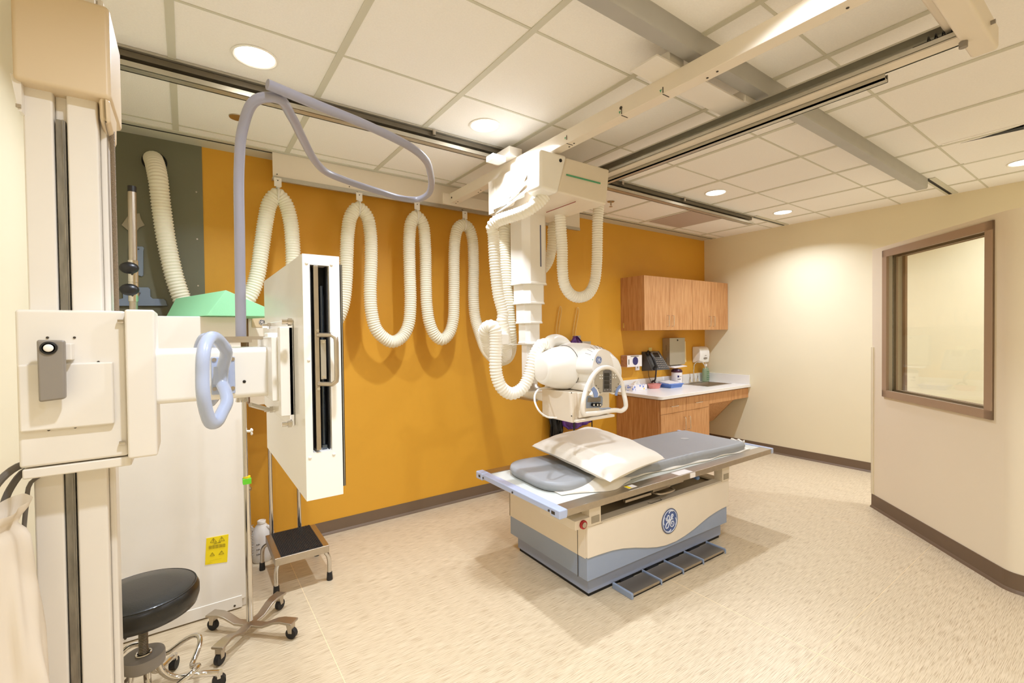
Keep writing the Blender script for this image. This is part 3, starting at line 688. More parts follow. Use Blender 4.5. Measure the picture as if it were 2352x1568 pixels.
# ================================================================== X-RAY TABLE
RT = math.radians(-1.15); TL = V((2.49, 2.18, 0))
tb = thing('xray_table', TL, 'ivory and blue grey x-ray table with a round blue emblem and foot pedals', 'x-ray table', rz=RT)
TM = MW[tb]
def T(): return B(TM)
X0, X1, Y0, Y1 = -.70, .69, -.38, .40
# beige cover with a wavy lower edge on the front
b = T()
wave = [(-.70, .252), (-.62, .250), (-.56, .247), (-.50, .243), (-.42, .232), (-.31, .207), (-.20, .176), (-.11, .155), (-.02, .143), (.08, .142), (.18, .154), (.27, .172), (.36, .196), (.44, .216), (.53, .230), (.61, .238), (.69, .241)]
n = len(wave); ZTOP = .432
vs = [(x, Y0, z) for x, z in wave]+[(x, Y0, ZTOP) for x, z in wave]+[(x, Y0+.02, z) for x, z in wave]+[(x, Y0+.02, ZTOP) for x, z in wave]
fs_ = []
for i in range(n-1):
    fs_ += [(i, i+1, n+i+1, n+i), (2*n+i+1, 2*n+i, 3*n+i, 3*n+i+1), (i, 2*n+i, 2*n+i+1, i+1), (n+i, n+i+1, 3*n+i+1, 3*n+i)]
fs_ += [(0, n, 3*n, 2*n), (n-1, 3*n-1, 4*n-1, 2*n-1)]
b.add(vs, fs_)
b.box(X0, X0+.02, Y0+.02, Y1, .243, ZTOP); b.box(X1-.02, X1, Y0+.02, Y1, .243, ZTOP); b.box(X0, X1, Y1-.02, Y1, .243, ZTOP)
b.box(X0+.005, X1-.005, Y0+.005, Y0+.07, ZTOP-.012, ZTOP+.004); b.box(X0+.01, X1-.01, Y1-.06, Y1-.01, ZTOP-.01, ZTOP+.004)
b.box(X0+.01, X0+.12, Y0, Y1, ZTOP-.012, ZTOP+.003); b.box(X1-.09, X1-.01, Y0, Y1, ZTOP-.012, ZTOP+.003)
b.done('base_cover', M_BEIGE, tb, bevel=.004)
T().box(X0+.1, X1-.05, Y0+.06, Y1-.05, ZTOP-.04, ZTOP-.02).done('inner_tray', M_PANEL, tb)
b = T(); b.box(X0+.004, X1-.014, Y0+.008, Y1-.006, .118, .26); 
b.done('blue_skirt', M_BLUEG, tb, bevel=.006, seg=3)
b = T(); b.box(X0+.045, X1-.03, Y0+.045, Y1-.035, .02, .13); b.done('plinth', mat('plinth_blue', (146, 156, 180), .4), tb, bevel=.006)
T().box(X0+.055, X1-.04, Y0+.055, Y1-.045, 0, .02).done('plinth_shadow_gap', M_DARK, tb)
T().box(X0+.0015, X0-.0015, -.30, -.297, .12, ZTOP).done('side_seam', M_INK, tb)
# tabletop
TX0, TX1, TY0, TY1, TZ0, TZ1 = -.965, 1.165, -.461, .382, .563, .60
b = T(); b.box(TX0+.05, TX1-.03, TY0+.085, TY1-.085, TZ0+.008, TZ1-.003); b.done('tabletop', M_TOPSHEET, tb, bevel=.002)
for y0, y1 in ((TY0+.004, TY0+.09), (TY1-.09, TY1-.004)):
    b = T(); b.box(TX0+.03, TX1-.02, y0, y1, TZ0, TZ1); b.done('side_rail', M_STEEL, tb, bevel=.003)
b = T(); b.box(TX0, TX0+.055, TY0, TY1, TZ0+.004, TZ1+.003); b.box(TX0-.004, TX0+.05, TY0-.002, TY0+.075, TZ0-.004, TZ1+.006); b.box(TX0-.004, TX0+.05, TY1-.075, TY1+.002, TZ0-.004, TZ1+.006)
b.done('end_cap', M_PALEBLUE, tb, bevel=.007, seg=4)
b = T(); b.box(TX1-.03, TX1, TY0, TY1, TZ0, TZ1+.004); b.done('end_cap', M_PALEBLUE, tb, bevel=.006, seg=4)
b = T()
for y in (TY0+.085, -.04, TY1-.09): b.cyl((TX0-.0055, y, .582), (TX0-.002, y, .582), .006, n=12)
b.box(TX0-.0055, TX0-.003, TY0+.035, TY0+.062, .574, .590); b.box(TX0-.0055, TX0-.003, TY1-.055, TY1-.035, .576, .590)
b.done('cap_holes', M_INK, tb)
# carriage posts between base and top
for x0, x1 in ((-.69, -.60), (.60, .69)):
    b = T(); b.box(x0, x1, Y0-.005, Y0+.06, ZTOP, TZ0); b.box(x0-.02, x1, Y0+.06, Y1, TZ0-.04, TZ0); b.box(x0, x1, Y1-.06, Y1, ZTOP, TZ0)
    b.done('carriage_post', M_BEIGE, tb, bevel=.003)
    b = T(); m_ = (x0+x1)/2; b.box(m_-.03, m_+.03, Y0-.0075, Y0-.004, ZTOP+.012, ZTOP+.05); b.done('post_recess', M_PANEL, tb)
b = T(); b.box(-.80, -.69, Y0-.01, Y0+.30, ZTOP+.005, ZTOP+.055); b.done('stop_switch_box', M_BEIGE, tb, bevel=.003)
b = T(); p = V((-.745, Y0-.01, ZTOP+.028)); b.cyl(p, p-V((0, .012, 0)), .024, n=24); b.done('emergency_stop_button', M_RED, tb, bevel=.002)
b = T(); p = V((-.745, Y0-.022, ZTOP+.028)); b.cyl(p, p-V((0, .004, 0)), .015, n=20); b.done('button_center', M_STEEL, tb)
# film tray, handle, lever
b = T(); b.box(-.33, .22, Y0+.07, .22, .475, .500); b.done('film_tray', M_BLACK, tb)
b = T(); b.box(-.34, -.10, Y0+.05, Y0+.07, .47, .485); b.box(.03, .23, Y0+.05, Y0+.07, .49, .505); b.box(-.58, -.36, Y0+.11, Y0+.12, .505, .512); b.box(-.12, .05, Y0+.02, Y0+.05, .498, .512)
b.tube([(-.10, Y0+.05, .487), (-.09, Y0+.0, .487), (-.05, Y0-.012, .487), (.02, Y0-.012, .487), (.06, Y0+.0, .487), (.07, Y0+.05, .487)], .007, n=8); b.done('tray_handle', M_STEEL, tb)
b = T(); b.cyl((.34, Y0+.2, .525), (.34, Y0+.02, .505), .013, n=14); b.ell((.34, Y0+.02, .505), .016, 12, 8); b.done('blue_lever', mat('lever_blue', (84, 120, 180), .35), tb)
b = T(); b.tube([(-.16, Y0+.03, ZTOP+.006), (-.15, Y0+.01, ZTOP+.006), (-.05, Y0+.01, ZTOP+.006), (-.04, Y0+.03, ZTOP+.006)], .0015, n=6, smooth=False); b.done('tray_outline', M_INK, tb)
# emblem
cl = TM @ V((.012, Y0-.001, .2935))
monogram(tb, cl, TM.to_3x3() @ V((1, 0, 0)), (0, 0, 1), .078, M_LOGOB, M_LOGOW, name='round_emblem', label='round blue emblem with white script monogram')
c = B(); ux = TM.to_3x3() @ V((1, 0, 0)); c.tube([cl-TM.to_3x3()@V((0, .003, 0))+(ux*math.cos(t)+V((0, 0, 1))*math.sin(t))*.079 for t in [2*PI*i/48 for i in range(48)]], .0012, n=6, closed=True, smooth=False)
c.done('emblem_rim', M_GASKET, tb)
# labels on the rail
b = T(); b.box(.02, .16, TY0+.012, TY0+.075, TZ1, TZ1+.001); b.box(.12, .17, TY0+.0, TY0+.004, TZ0+.004, TZ1-.004); b.box(.05, .12, TY1-.05, TY1-.02, TZ1, TZ1+.001); b.done('white_label', M_CARDW, tb)
b = T(); b.box(-.42, -.35, TY0+.03, TY0+.07, TZ1, TZ1+.001); b.done('yellow_and_white_label', M_CARDW, tb)
b = T(); b.box(-.42, -.395, TY0+.03, TY0+.07, TZ1+.001, TZ1+.0015); b.done('label_band', M_YELLOW, tb)
# foot pedals
px = [-.475, -.215, -.005, .205, .455]
for a, c in zip(px, px[1:]):
    T().box(a+.008, c-.004, -.485, -.36, .012, .026).done('foot_pedal', M_STEEL, tb, bevel=.002)
for i, a in enumerate(px):
    b = T(); wd = .016 if i == 0 else .008
    b.box(a, a+wd, -.49, -.345, .012 if i else .0, .034); b.box(a, a+wd, -.494, -.484, .0, .03); b.done('pedal_bracket', M_BLUEG, tb, bevel=.003)
b = T()
for a, c in zip(px, px[1:]): b.box((a+c)/2-.05, (a+c)/2+.05, -.352, -.33, .0, .018)
b.box(px[0]+.01, px[-1], -.48, -.36, 0, .008); b.done('pedal_base', M_DARK, tb)
# ------------------------------------------------------------------ mattress
MT = Matrix.Translation(V((2.56, 2.145, TZ1))) @ Matrix.Rotation(math.radians(-4.0), 4, 'Z')
L_, W_, H_ = 1.84, .575, .058
def outline(u, v):
    x = (u-.5)*L_; y = (v-.5)*W_
    # round the corners
    for sx, r in ((-1, .17), (1, .05)):
        cx = sx*(L_/2-r)
        if sx*(x-cx) > 0:
            k = (abs(x-cx))/r; lim = W_/2-r+r*math.sqrt(max(0, 1-k*k)); y = y*lim/(W_/2)
    return x, y
def hm(u, v):
    e = min(u*L_, (1-u)*L_, v*W_, (1-v)*W_); r = .022
    return H_*(1-.45*(1-min(1, e/r))**2)
def mt_top(u, v):
    x, y = outline(u, v); z = hm(u, v)+.0025*math.sin(9*x+2)*math.sin(7*y)
    if v < .14 and .02 < u < .98: z += .0028*math.sin(88*x+14*math.sin(3.3*x)+9*math.sin(7.1*x))*(1-v/.14)*max(0, math.sin(3.1*x+.9))
    z += .010*math.exp(-((x+.35)/.08)**2)
    return MT @ V((x, y, z))
def mt_bot(u, v):
    x, y = outline(u, v); s_ = .985; return MT @ V((x*s_, y*s_, .004))
o = B().shell(mt_top, mt_bot, 150, 36).done('table_mattress', M_MATT, angle=70)
tag(o, 'long grey vinyl mattress lying on the x-ray table', 'mattress')
tag(B(MT).lathe([(.03, 0), (.03, .0015)], (.62, .05, H_+.001), n=24, sx=1.2).done('mattress_badge', mat('pale_grey_print', (176, 176, 172), .5)), 'pale oval badge printed on the far end of the grey mattress', 'badge')
# sheet under the mattress: white edge and folded lump
def sh_top(u, v):
    x = -.86+1.80*u; w = .012+.006*math.sin(7*x)+.008*math.sin(17*x+1)
    if x < -.35: w += .095*math.exp(-((x+.55)/.14)**2)
    y0 = -W_/2-w; y = y0+(W_/2+.15+w)*v
    z = .003+.004*math.sin(23*x)*(1-v)+.003
    if v < .35: z += .058*math.exp(-((x+.53)/.15)**2)*math.sin(PI*min(1, v/.35))**.7
    return MT @ V((x, y, z))
def sh_bot(u, v):
    p = sh_top(u, v); p.z = TZ1+.0008; return p
tag(B().shell(sh_top, sh_bot, 110, 14).done('folded_sheet', M_LINEN, angle=70), 'white bed sheet poking out from under the front edge of the grey mattress', 'sheet')
def tuck(u, v):
    t = -.6+2.0*u
    return MT @ V((L_/2-.012+.03*math.sin(PI*u)+.008*math.sin(9*u)*v, -W_/2+.02+.11*u, .006+.055*v+.006*math.sin(14*u)))
tag(B().shell(tuck, lambda u, v: tuck(u, v)-V((.012, 0, .003)), 14, 8).done('sheet_corner', M_LINEN, angle=70), 'white crumpled sheet corner at the far right end of the grey mattress', 'sheet')
# pillow
pc = [V((1.825, 1.685, .705)), V((2.455, 1.80, .700)), V((2.60, 2.60, .735)), V((1.905, 2.47, .735))]
def pil(sgn):
    def f(u, v):
        a = 2*u-1; c_ = 2*v-1
        # pinch the edges inwards between the corners
        uu = u+(.045*a*-1)*(1-c_*c_)*.6; vv = v+(.045*c_*-1)*(1-a*a)*.6
        p = pc[0]*(1-uu)*(1-vv)+pc[1]*uu*(1-vv)+pc[2]*uu*vv+pc[3]*(1-uu)*vv
        h_ = (max(0, 1-abs(a)**3)*max(0, 1-abs(c_)**3))**.42
        wr = .008*math.sin(9*uu+6*vv+1)*math.sin(6*vv+2*uu)+.006*math.sin(31*uu-17*vv+2*math.sin(5*uu))*abs(a)**2+.005*math.sin(24*vv+13*uu)*abs(c_)**2+.004*math.sin(17*uu+29*vv)*abs(a*c_)
        sag = -.03*(1-h_)*0
        p = p+V((0, 0, sgn*(h_*(.085 if sgn > 0 else .046))+wr*h_+sag))
        return p
    return f
o = B().shell(pil(1), pil(-1), 60, 60).done('pillow', M_LINEN, angle=80)
tag(o, 'large white crumpled pillow resting on the near half of the grey mattress', 'pillow')
# ================================================================== WALL BUCKY STAND (left)
ws = thing('wall_bucky_stand', (-.24, 1.66, 0), 'tall ivory column stand at the far left with a white cassette box on its arm', 'x-ray wall stand')
XL, XR = -.315, -.166; YF = 1.60
b = B(); b.box(XL, -.225-.012, YF, 1.74, 0, 2.40) if 0 else None
b = B()
gx0, gx1 = at(126, 400, y=YF).x, at(156, 400, y=YF).x
b.box(XL, gx0, YF, 1.75, 0, 2.40); b.box(gx1, XR-.012, YF, 1.75, 0, 2.40); b.box(gx0, gx1, YF+.022, 1.75, 0, 2.40); b.box(XR-.012, XR+.002, YF+.03, 1.70, 0, 2.40)
b.done('column', M_ENAMEL, ws, bevel=.005)
b = B(); zt = at(140, 274, y=YF).z
b.box(gx0+.003, gx1-.003, YF+.004, YF+.022, 0, zt); b.box(gx1-.009, gx1-.006, YF+.001, YF+.005, 0, zt); b.done('guide_rail', mat('worn_steel', (142, 138, 130), .35, .8, noise=.25, nscale=14, stretch=(6, 6, 1)), ws)
# top cover
b = B(); zb1, zb2 = at(38, 240, y=1.56).z, at(235, 276, y=1.56).z
b.box(at(26, 150, y=1.56).x, at(254, 150, y=1.56).x, 1.56, 1.80, 2.115, at(250, 14, y=1.56).z)
b.hexa([(XR-.006, 1.575, 2.06), (XR+.016, 1.575, 2.06), (XR+.016, 1.70, 2.03), (XR-.006, 1.70, 2.03)], [(XR-.006, 1.565, 2.12), (XR+.016, 1.565, 2.12), (XR+.016, 1.72, 2.12), (XR-.006, 1.72, 2.12)])
b.done('top_cover', mat('top_cover_shaded_ivory', (220, 200, 168), .4), ws, bevel=.014, seg=3)  # same ivory as the column, darkened to paint in the shade up here
gx = at(26, 215, y=1.58).x; b = B(); b.prism([(gx, 1.575, 2.13), (XL+.004, 1.575, 2.13), (XL+.004, 1.575, 2.045), (XL-.002, 1.575, 2.045)], (0, .03, 0)); gu = b.done('cover_gusset', M_ENAMEL, ws)
p = at(41, 242, y=1.57); B().box(p.x-.004, p.x+.005, 1.570, 1.576, p.z-.004, p.z+.004).done('cover_latch', M_STEEL, gu)
b = B(); b.tube([(XR+.012, 1.64, 2.06), (XR+.012, 1.64, 1.3)], .0055, n=8, smooth=False); b.tube([(XR+.012, 1.655, 2.06), (XR+.012, 1.655, 1.3)], .004, n=8, smooth=False); b.done('steel_cables', mat('braided_cable', (150, 130, 104), .6, bump=.8, bscale=400), ws)
# carriage box, step, plate
yb = 1.53
x0, x1 = at(35, 800, y=yb).x, at(289, 800, y=yb).x
za, zc_ = at(160, 712, y=yb).z, at(160, 1075, y=yb).z
b = B(); b.box(x0, x1, yb, 1.64, zc_+.013, za); car = b.done('carriage_box', M_ENAMEL, ws, bevel=.007, seg=3)
B().box(x0+.004, x1+.006, yb+.002, 1.64, zc_-.014, zc_+.010).done('carriage_skirt', M_ENAMEL, ws, bevel=.004)
q0, q1 = at(40, 838, y=yb-.012), at(263, 968, y=yb-.012)
B().box(q0.x, q1.x, yb-.014, yb+.002, q1.z-.006, q0.z).done('raised_panel', M_ENAMEL, car, bevel=.005, seg=3)
b = B()
for u, v in ((109, 775), (171, 775), (112, 987), (173, 981), (226, 831)):
    p = at(u, v, y=yb-.001); b.cyl(p+V((0, .002, 0)), p-V((0, .001, 0)), .0028, n=8)
b.done('panel_screws', M_INK, car)
b = B()
for u, v in ((277, 738), (281, 1017)):
    p = at(u, v, y=yb-.008); B().cyl(p-V((.006, 0, 0)), p+V((.006, 0, 0)), .0055, n=10).done('side_bolt', M_CHROME, car)
q0, q1 = at(285, 710, y=1.49), at(363, 1046, y=1.49)
B().box(q0.x, q1.x, 1.49, 1.66, q1.z, q0.z).done('arm_plate', M_ENAMEL, ws, bevel=.006, seg=3)
# brake handle
yh = 1.475
q0, q1 = at(84, 780, y=yh), at(150, 920, y=yh)
b = B(); b.hexa([(q0.x, yh, q1.z), (q1.x, yh, q1.z+.004), (q1.x, yh+.022, q1.z+.004), (q0.x, yh+.022, q1.z)], [(q0.x-.001, yh, q0.z), (q1.x+.001, yh, q0.z-.002), (q1.x+.001, yh+.022, q0.z-.002), (q0.x-.001, yh+.022, q0.z)])
bh = b.done('brake_lever', M_GREYP, ws, bevel=.005, seg=3)
p = at(112, 799, y=yh); b = B(); b.lathe([(.015, .0), (.015, .003), (.0115, .004), (.010, .0)], p, (0, -1, 0), n=28); b.done('button_ring', M_BLACK, bh)
B().ell(p-V((0, .004, 0)), (.0088, .003, .0088), 20, 8).done('round_white_button', M_WHITE, bh)
q = at(152, 800, y=yb-.02); B().box(q.x-.012, q.x+.012, yb-.035, yb, q.z-.028, q.z+.012).done('lever_mount', M_ENAMEL, ws, bevel=.003)
# arm
q0, q1 = at(364, 803, y=1.50), at(636, 905, y=1.50)
b = B(); b.box(q0.x-.02, q1.x, 1.50, 1.69, q1.z-.004, q0.z); arm = b.done('side_arm', M_WHITE, ws, bevel=.016, seg=4)
p = at(561, 876, y=1.50); b = B(); b.cyl(p+V((0, .002, 0)), p-V((0, .0015, 0)), .0042, n=14); b.done('arm_screw', M_BLACK, arm)
B().box(q1.x-.01, q1.x+.03, 1.52, 1.67, q1.z+.004, q0.z-.006).done('arm_neck', M_ENAMEL, ws, bevel=.008)
# blue handle on a plate
q0, q1 = at(484, 820, y=1.497), at(541, 903, y=1.497)
hp = B().box(q0.x, q1.x, 1.494, 1.501, q1.z, q0.z).done('handle_plate', M_PALEBLUE, ws, bevel=.003)
b = B()
for u, v in ((492, 826), (534, 824), (493, 893), (535, 891)):
    p = at(u, v, y=1.493); b.cyl(p+V((0, .001, 0)), p-V((0, .0015, 0)), .0055, n=14)
b.done('plate_screws', M_STEEL, hp)
HX = at(513, 850, y=1.45).x
hy = lambda u, v: at(420+u/5.808, 740+v/5.808, x=HX)
ring = [hy(*q) for q in ((265, 500), (262, 700), (268, 900), (300, 1120), (350, 1270), (400, 1340), (450, 1320), (530, 1180), (590, 1060), (580, 960), (530, 820), (520, 700), (545, 560), (585, 420), (560, 330), (500, 250), (430, 195), (370, 200), (310, 260), (280, 370))]
HN = [at(420+u/5.808, 740+v/5.808, y=yy) for u, v, yy in ((262, 700, 1.31), (270, 950, 1.31), (310, 1180, 1.325), (375, 1340, 1.345), (450, 1330, 1.365), (530, 1190, 1.39), (588, 1060, 1.41), (570, 930, 1.43), (520, 800, 1.455), (530, 620, 1.455), (575, 450, 1.43), (575, 370, 1.41), (505, 270, 1.39), (430, 205, 1.365), (360, 205, 1.345), (300, 300, 1.325), (270, 450, 1.31))]
B().tube(HN, .0148, n=20, closed=True, step=.006).done('grab_handle', M_PALEBLUE, ws)
B().bar(at(505, 862, y=1.445), at(512, 862, y=1.497), .03, .05, up=(0, 0, 1)).done('handle_stem', M_PALEBLUE, ws, bevel=.003)
HB = [p+V((-.01, .48, 0)) for p in HN]
HB = [V((p.x, 1.69+.14-(p.y-1.30)*.9+.01, p.z)) for p in HN]
B().tube(HB, .0148, n=20, closed=True, step=.008).done('grab_handle', M_PALEBLUE, ws)
# overhead support bar
bar = [(.135, 1.62, 1.50), (.137, 1.62, 1.80), (.140, 1.62, 2.02), (.148, 1.59, 2.12), (.175, 1.52, 2.185), (.23, 1.50, 2.20), (.285, 1.60, 2.20), (.345, 1.75, 2.20), (.43, 1.95, 2.20), (.50, 2.06, 2.20), (.60, 2.125, 2.20), (.78, 2.20, 2.20), (.92, 2.245, 2.20), (.985, 2.22, 2.20), (.995, 2.12, 2.20), (.95, 1.98, 2.20), (.875, 1.83, 2.20), (.80, 1.71, 2.20), (.70, 1.62, 2.20), (.52, 1.545, 2.205), (.34, 1.50, 2.21), (.20, 1.465, 2.215)]
B().tube(bar, .0147, n=18, step=.012).done('overhead_support_bar', M_LAV, ws)
b = B(); p = V((.137, 1.62, 0)); b.box(.06, .215, 1.585, 1.655, 1.492, 1.502); b.box(.05, .16, 1.58, 1.60, 1.484, 1.492); b.done('bar_mount_plate', M_STEEL, ws)
b = B(); b.box(.195, .225, 1.53, 1.60, 1.478, 1.512); b.done('clamp_block', M_WHITE, ws, bevel=.004)
# bracket on the bucky
BXB, BXF, BYN, BYF, BZ0, BZ1 = .240, .330, 1.245, 1.945, 1.082, 1.708
q0, q1 = at(672, 733, x=.238), at(672, 975, x=.238)
b = B(); b.box(.226, .239, q0.y, 1.88, q1.z, q0.z); b.box(.205, .239, q0.y, q0.y+.04, q1.z+.03, q0.z-.02); b.box(.19, .24, 1.42, 1.72, 1.32, 1.50); b.done('mount_bracket', M_WHITE, ws, bevel=.003)
b = B()
for u, v in ((668, 739), (620, 748), (668, 972), (625, 940)):
    p = at(u, v, x=.224); b.cyl(p-V((.022, 0, 0)), p+V((.004, 0, 0)), .0065, n=10); b.cyl(p-V((.008, 0, 0)), p+V((.002, 0, 0)), .010, n=10)
b.done('bracket_bolts', M_CHROME, ws)
# cassette box (bucky)
b = B(); sx0, sx1 = at(713, 700, y=BYN).x, at(757, 700, y=BYN).x; sz1, sz0 = at(735, 609, y=BYN).z, at(740, 1037, y=BYN).z
b.box(BXB, BXF, BYN+.05, BYF, BZ0, BZ1); b.box(BXB, sx0, BYN, BYN+.05, BZ0, BZ1); b.box(sx1, BXF, BYN, BYN+.05, BZ0, BZ1); b.box(sx0, sx1, BYN, BYN+.05, BZ0, sz0); b.box(sx0, sx1, BYN, BYN+.05, sz1, BZ1)
bk = b.done('cassette_housing', M_WHITE, ws)
B().box(BXF, BXF+.008, BYN+.004, BYF-.004, BZ0+.02, BZ1-.02).done('front_plate', M_BLACK, bk)
B().box(BXF+.004, BXF+.0055, BYN+.002, BYN+.006, BZ0+.02, BZ1-.02).done('front_plate_edge', M_ALU, bk)
B().box(sx0-.001, sx1+.001, BYN+.045, BYN+.0495, sz0, sz1).done('slot_interior', M_DARK, bk)
b = B(); b.box(sx0+.002, sx0+.005, BYN+.01, BYN+.045, sz0+.005, sz1-.005); b.box(sx1-.004, sx1-.002, BYN+.015, BYN+.045, sz0, sz1); b.done('slot_liner', M_DARK, bk)
b = B(); b.box(sx0+.008, sx0+.019, BYN-.004, BYN+.045, sz0+.006, sz1-.002); tr = b.done('tray_bar', M_STEEL, bk, bevel=.001)
b = B(); b.cyl((sx0+.033, BYN+.03, sz0+.01), (sx0+.033, BYN+.03, sz1-.05), .0045, n=10); b.box(sx0+.027, sx0+.039, BYN+.02, BYN+.04, sz0, sz0+.012); b.done('slide_rod', mat('blue_steel_rod', (96, 106, 120), .25, .9), bk)
hz1, hz0 = at(750, 769, y=BYN).z, at(750, 880, y=BYN).z
b = B(); xh = sx0+.02
b.tube([(xh-.004, BYN-.003, hz1), (xh+.022, BYN-.035, hz1), (xh+.030, BYN-.040, hz1-.008), (xh+.031, BYN-.041, hz1-.02), (xh+.031, BYN-.041, hz0+.02), (xh+.030, BYN-.040, hz0+.008), (xh+.022, BYN-.035, hz0), (xh-.004, BYN-.003, hz0)], .0058, n=12, smooth=False)
b.done('tray_pull', M_STEEL, bk)
b = B(); b.box(sx0+.021, sx0+.034, BYN-.007, BYN-.003, hz0+.012, hz1-.012); b.done('pull_plate', M_ALU, bk)
b = B()
for x, z in ((sx0+.028, hz1-.018), (sx0+.028, hz0+.018), (sx0+.014, hz1+.012), (sx0+.014, hz0-.012)): b.cyl((x, BYN-.003, z), (x, BYN-.0095, z), .0038, n=12)
b.done('pull_screws', M_CHROME, bk)
b = B()
for u, v in ((704, 604), (761, 608), (709, 827), (712, 1051), (767, 1043)):
    p = at(u, v, y=BYN); b.ell(p, (.0042, .003, .0042), 12, 6)
b.done('rivets', M_ENAMEL, bk)
# telescoping strut under the arm
b = B(); b.cyl(at(556, 922, y=1.60), at(556, 908, y=1.60), .017, .014, n=16); b.cyl(at(575, 929, y=1.62), at(617, 941, y=1.66), .007, n=14); b.cyl(at(617, 941, y=1.66), at(623, 943, y=1.665), .0035, n=10)
b.done('gas_strut', M_CHROME, ws)
# grey cables at the left edge, fabric sleeve around them
b = B(); b.tube([(-.30, 1.62, 1.19), (-.335, 1.60, 1.195), (-.365, 1.58, 1.17), (-.385, 1.57, 1.12), (-.39, 1.56, .9)], .0085, n=10); b.tube([(-.30, 1.64, 1.175), (-.33, 1.62, 1.178), (-.35, 1.60, 1.15), (-.365, 1.59, 1.10), (-.37, 1.58, .9)], .0075, n=10)
b.tube([(-.30, 1.60, 1.165), (-.318, 1.59, 1.15), (-.325, 1.585, 1.10), (-.34, 1.58, .9)], .0045, n=10)
tag(b.done('grey_cables', mat('cable_grey', (104, 98, 90), .5)), 'bundle of bent grey cables leaving the left column and going into a cloth sleeve', 'cables')
def slv(u, v):
    z = 1.125-1.05*v; t = 2*PI*u
    c = at(62-28*0, 1100, y=1.52)
    cx = -.355+.045*v; w = .048*(1-.45*math.exp(-((v-.035)/.02)**2))*(.80+.45*min(1, v*2.0)); 
    r = 1+.12*math.sin(3*t+5*v)+.08*math.sin(5*t-9*v+2*math.sin(6*v))+.06*math.sin(9*t+14*v)
    if v < .03: r *= 1.25
    return V((cx+w*r*math.cos(t), 1.50+.05*r*math.sin(t), z+(.012*math.sin(2*t) if v < .02 else 0)))
b = B(); nu, nv = 48, 70
vs = [slv(i/nu, j/nv) for j in range(nv+1) for i in range(nu)]
b.add(vs, [(j*nu+i, j*nu+(i+1) % nu, (j+1)*nu+(i+1) % nu, (j+1)*nu+i) for j in range(nv) for i in range(nu)])
tag(b.done('cloth_sleeve', M_CLOTH, angle=80), 'cream cloth sleeve hanging down the left edge of the photo around the cables', 'cable sleeve')
# ================================================================== GENERATOR CABINET
gc = thing('equipment_cabinet', (-.06, 3.2, 0), 'tall plain ivory equipment cabinet behind the wall stand with a yellow warning label', 'equipment cabinet')
b = B(); b.box(-.36, .243, 2.93, 3.36, .05, 1.612); b.done('cabinet_body', M_ENAMEL, gc, bevel=.004)
b = B(); b.box(-.325, .222, 2.925, 2.94, .008, .072); b.box(-.36, .243, 2.95, 3.36, 0, .055); kk = b.done('kick_plate', M_ENAMEL, gc, bevel=.002)
b = B()
for u, v in ((288, 1466), (539, 1391)): p = at(u, v, y=2.924); b.cyl(p+V((0, .004, 0)), p-V((0, .001, 0)), .0055, n=12)
b.done('kick_holes', M_INK, kk)
q = [at(u, v, y=2.928) for u, v in ((474, 1236), (525, 1226.5), (522, 1290), (471, 1297))]
wl = B().prism(q, (0, .002, 0)).done('warning_label', M_YELLOW, gc, label='yellow caution label with four warning triangles')
yl = 2.9265
lw = lambda u, v: at(465+u/19.6, 1220+v/19.6, y=yl)
b = B()
for tri in (((490, 300), (350, 510), (640, 470)), ((865, 230), (740, 440), (1000, 410)), ((450, 950), (335, 1115), (545, 1085)), ((868, 870), (740, 1040), (965, 1000))):
    P = [lw(*q) for q in tri]
    for a, c in zip(P, P[1:]+P[:1]): b.bar(a, c, .0008, .0012, up=(0, 1, 0))
for a, c in (((500, 330), (475, 400)), ((475, 395), (505, 400)), ((505, 400), (480, 470)), ((875, 275), (868, 350)), ((866, 385), (866, 405)), ((440, 1000), (438, 1050)), ((850, 905), (850, 950))): b.bar(lw(*a), lw(*c), .0008, .003, up=(0, 1, 0))
b.done('warning_symbols', M_INK, wl)
R3 = (1, 0, 0); U3 = (0, 0, 1)
text('label_text', 'CAUTION', .007, lw(670, 525), R3, U3, M_INK, wl)
b = B()
for v in (612, 665, 722):
    for a, c in ((280, 420), (440, 560), (580, 720), (745, 900), (915, 1030)): b.bar(lw(a, v+(655-a)*.155), lw(c, v+(655-c)*.155), .0006, .0022, up=(0, 1, 0))
b.done('label_lines', M_INK, wl)
text('label_text', '- - - - - - - - - - - - -', .007, lw(600, 1260), R3, U3, M_INK, wl)
text('label_text', '- - - - -', .007, lw(340, 1410), R3, U3, M_INK, wl)
# wall box right of the cabinet
x0 = at(568, 760, y=3.22).x; z0 = at(590, 930, y=3.22).z; z1 = at(590, 729, y=3.22).z
wb = thing('wall_box', (.45, 3.4, z0), 'small ivory box on the orange wall between the tall cabinet and the white cassette box', 'equipment box')
B().box(x0, .66, 3.22, 3.62, z0, z1).done('box_body', M_BEIGE, wb, bevel=.004)
B().box(x0, x0+.006, 3.217, 3.222, z0, z1).done('dark_gasket', mat('brown_gasket', (110, 74, 40), .6), wb)
p = at(602, 740, y=3.218); lp_ = B(); lp_.box(p.x-.055, p.x+.03, 3.217, 3.2185, p.z-.03, p.z+.03); pl2 = lp_.done('badge_plate', mat('pale_beige_badge', (208, 186, 148), .5), wb)
monogram(wb, p, (1, 0, 0), (0, 0, 1), .018, M_INK, M_CARDW, name='small_emblem')
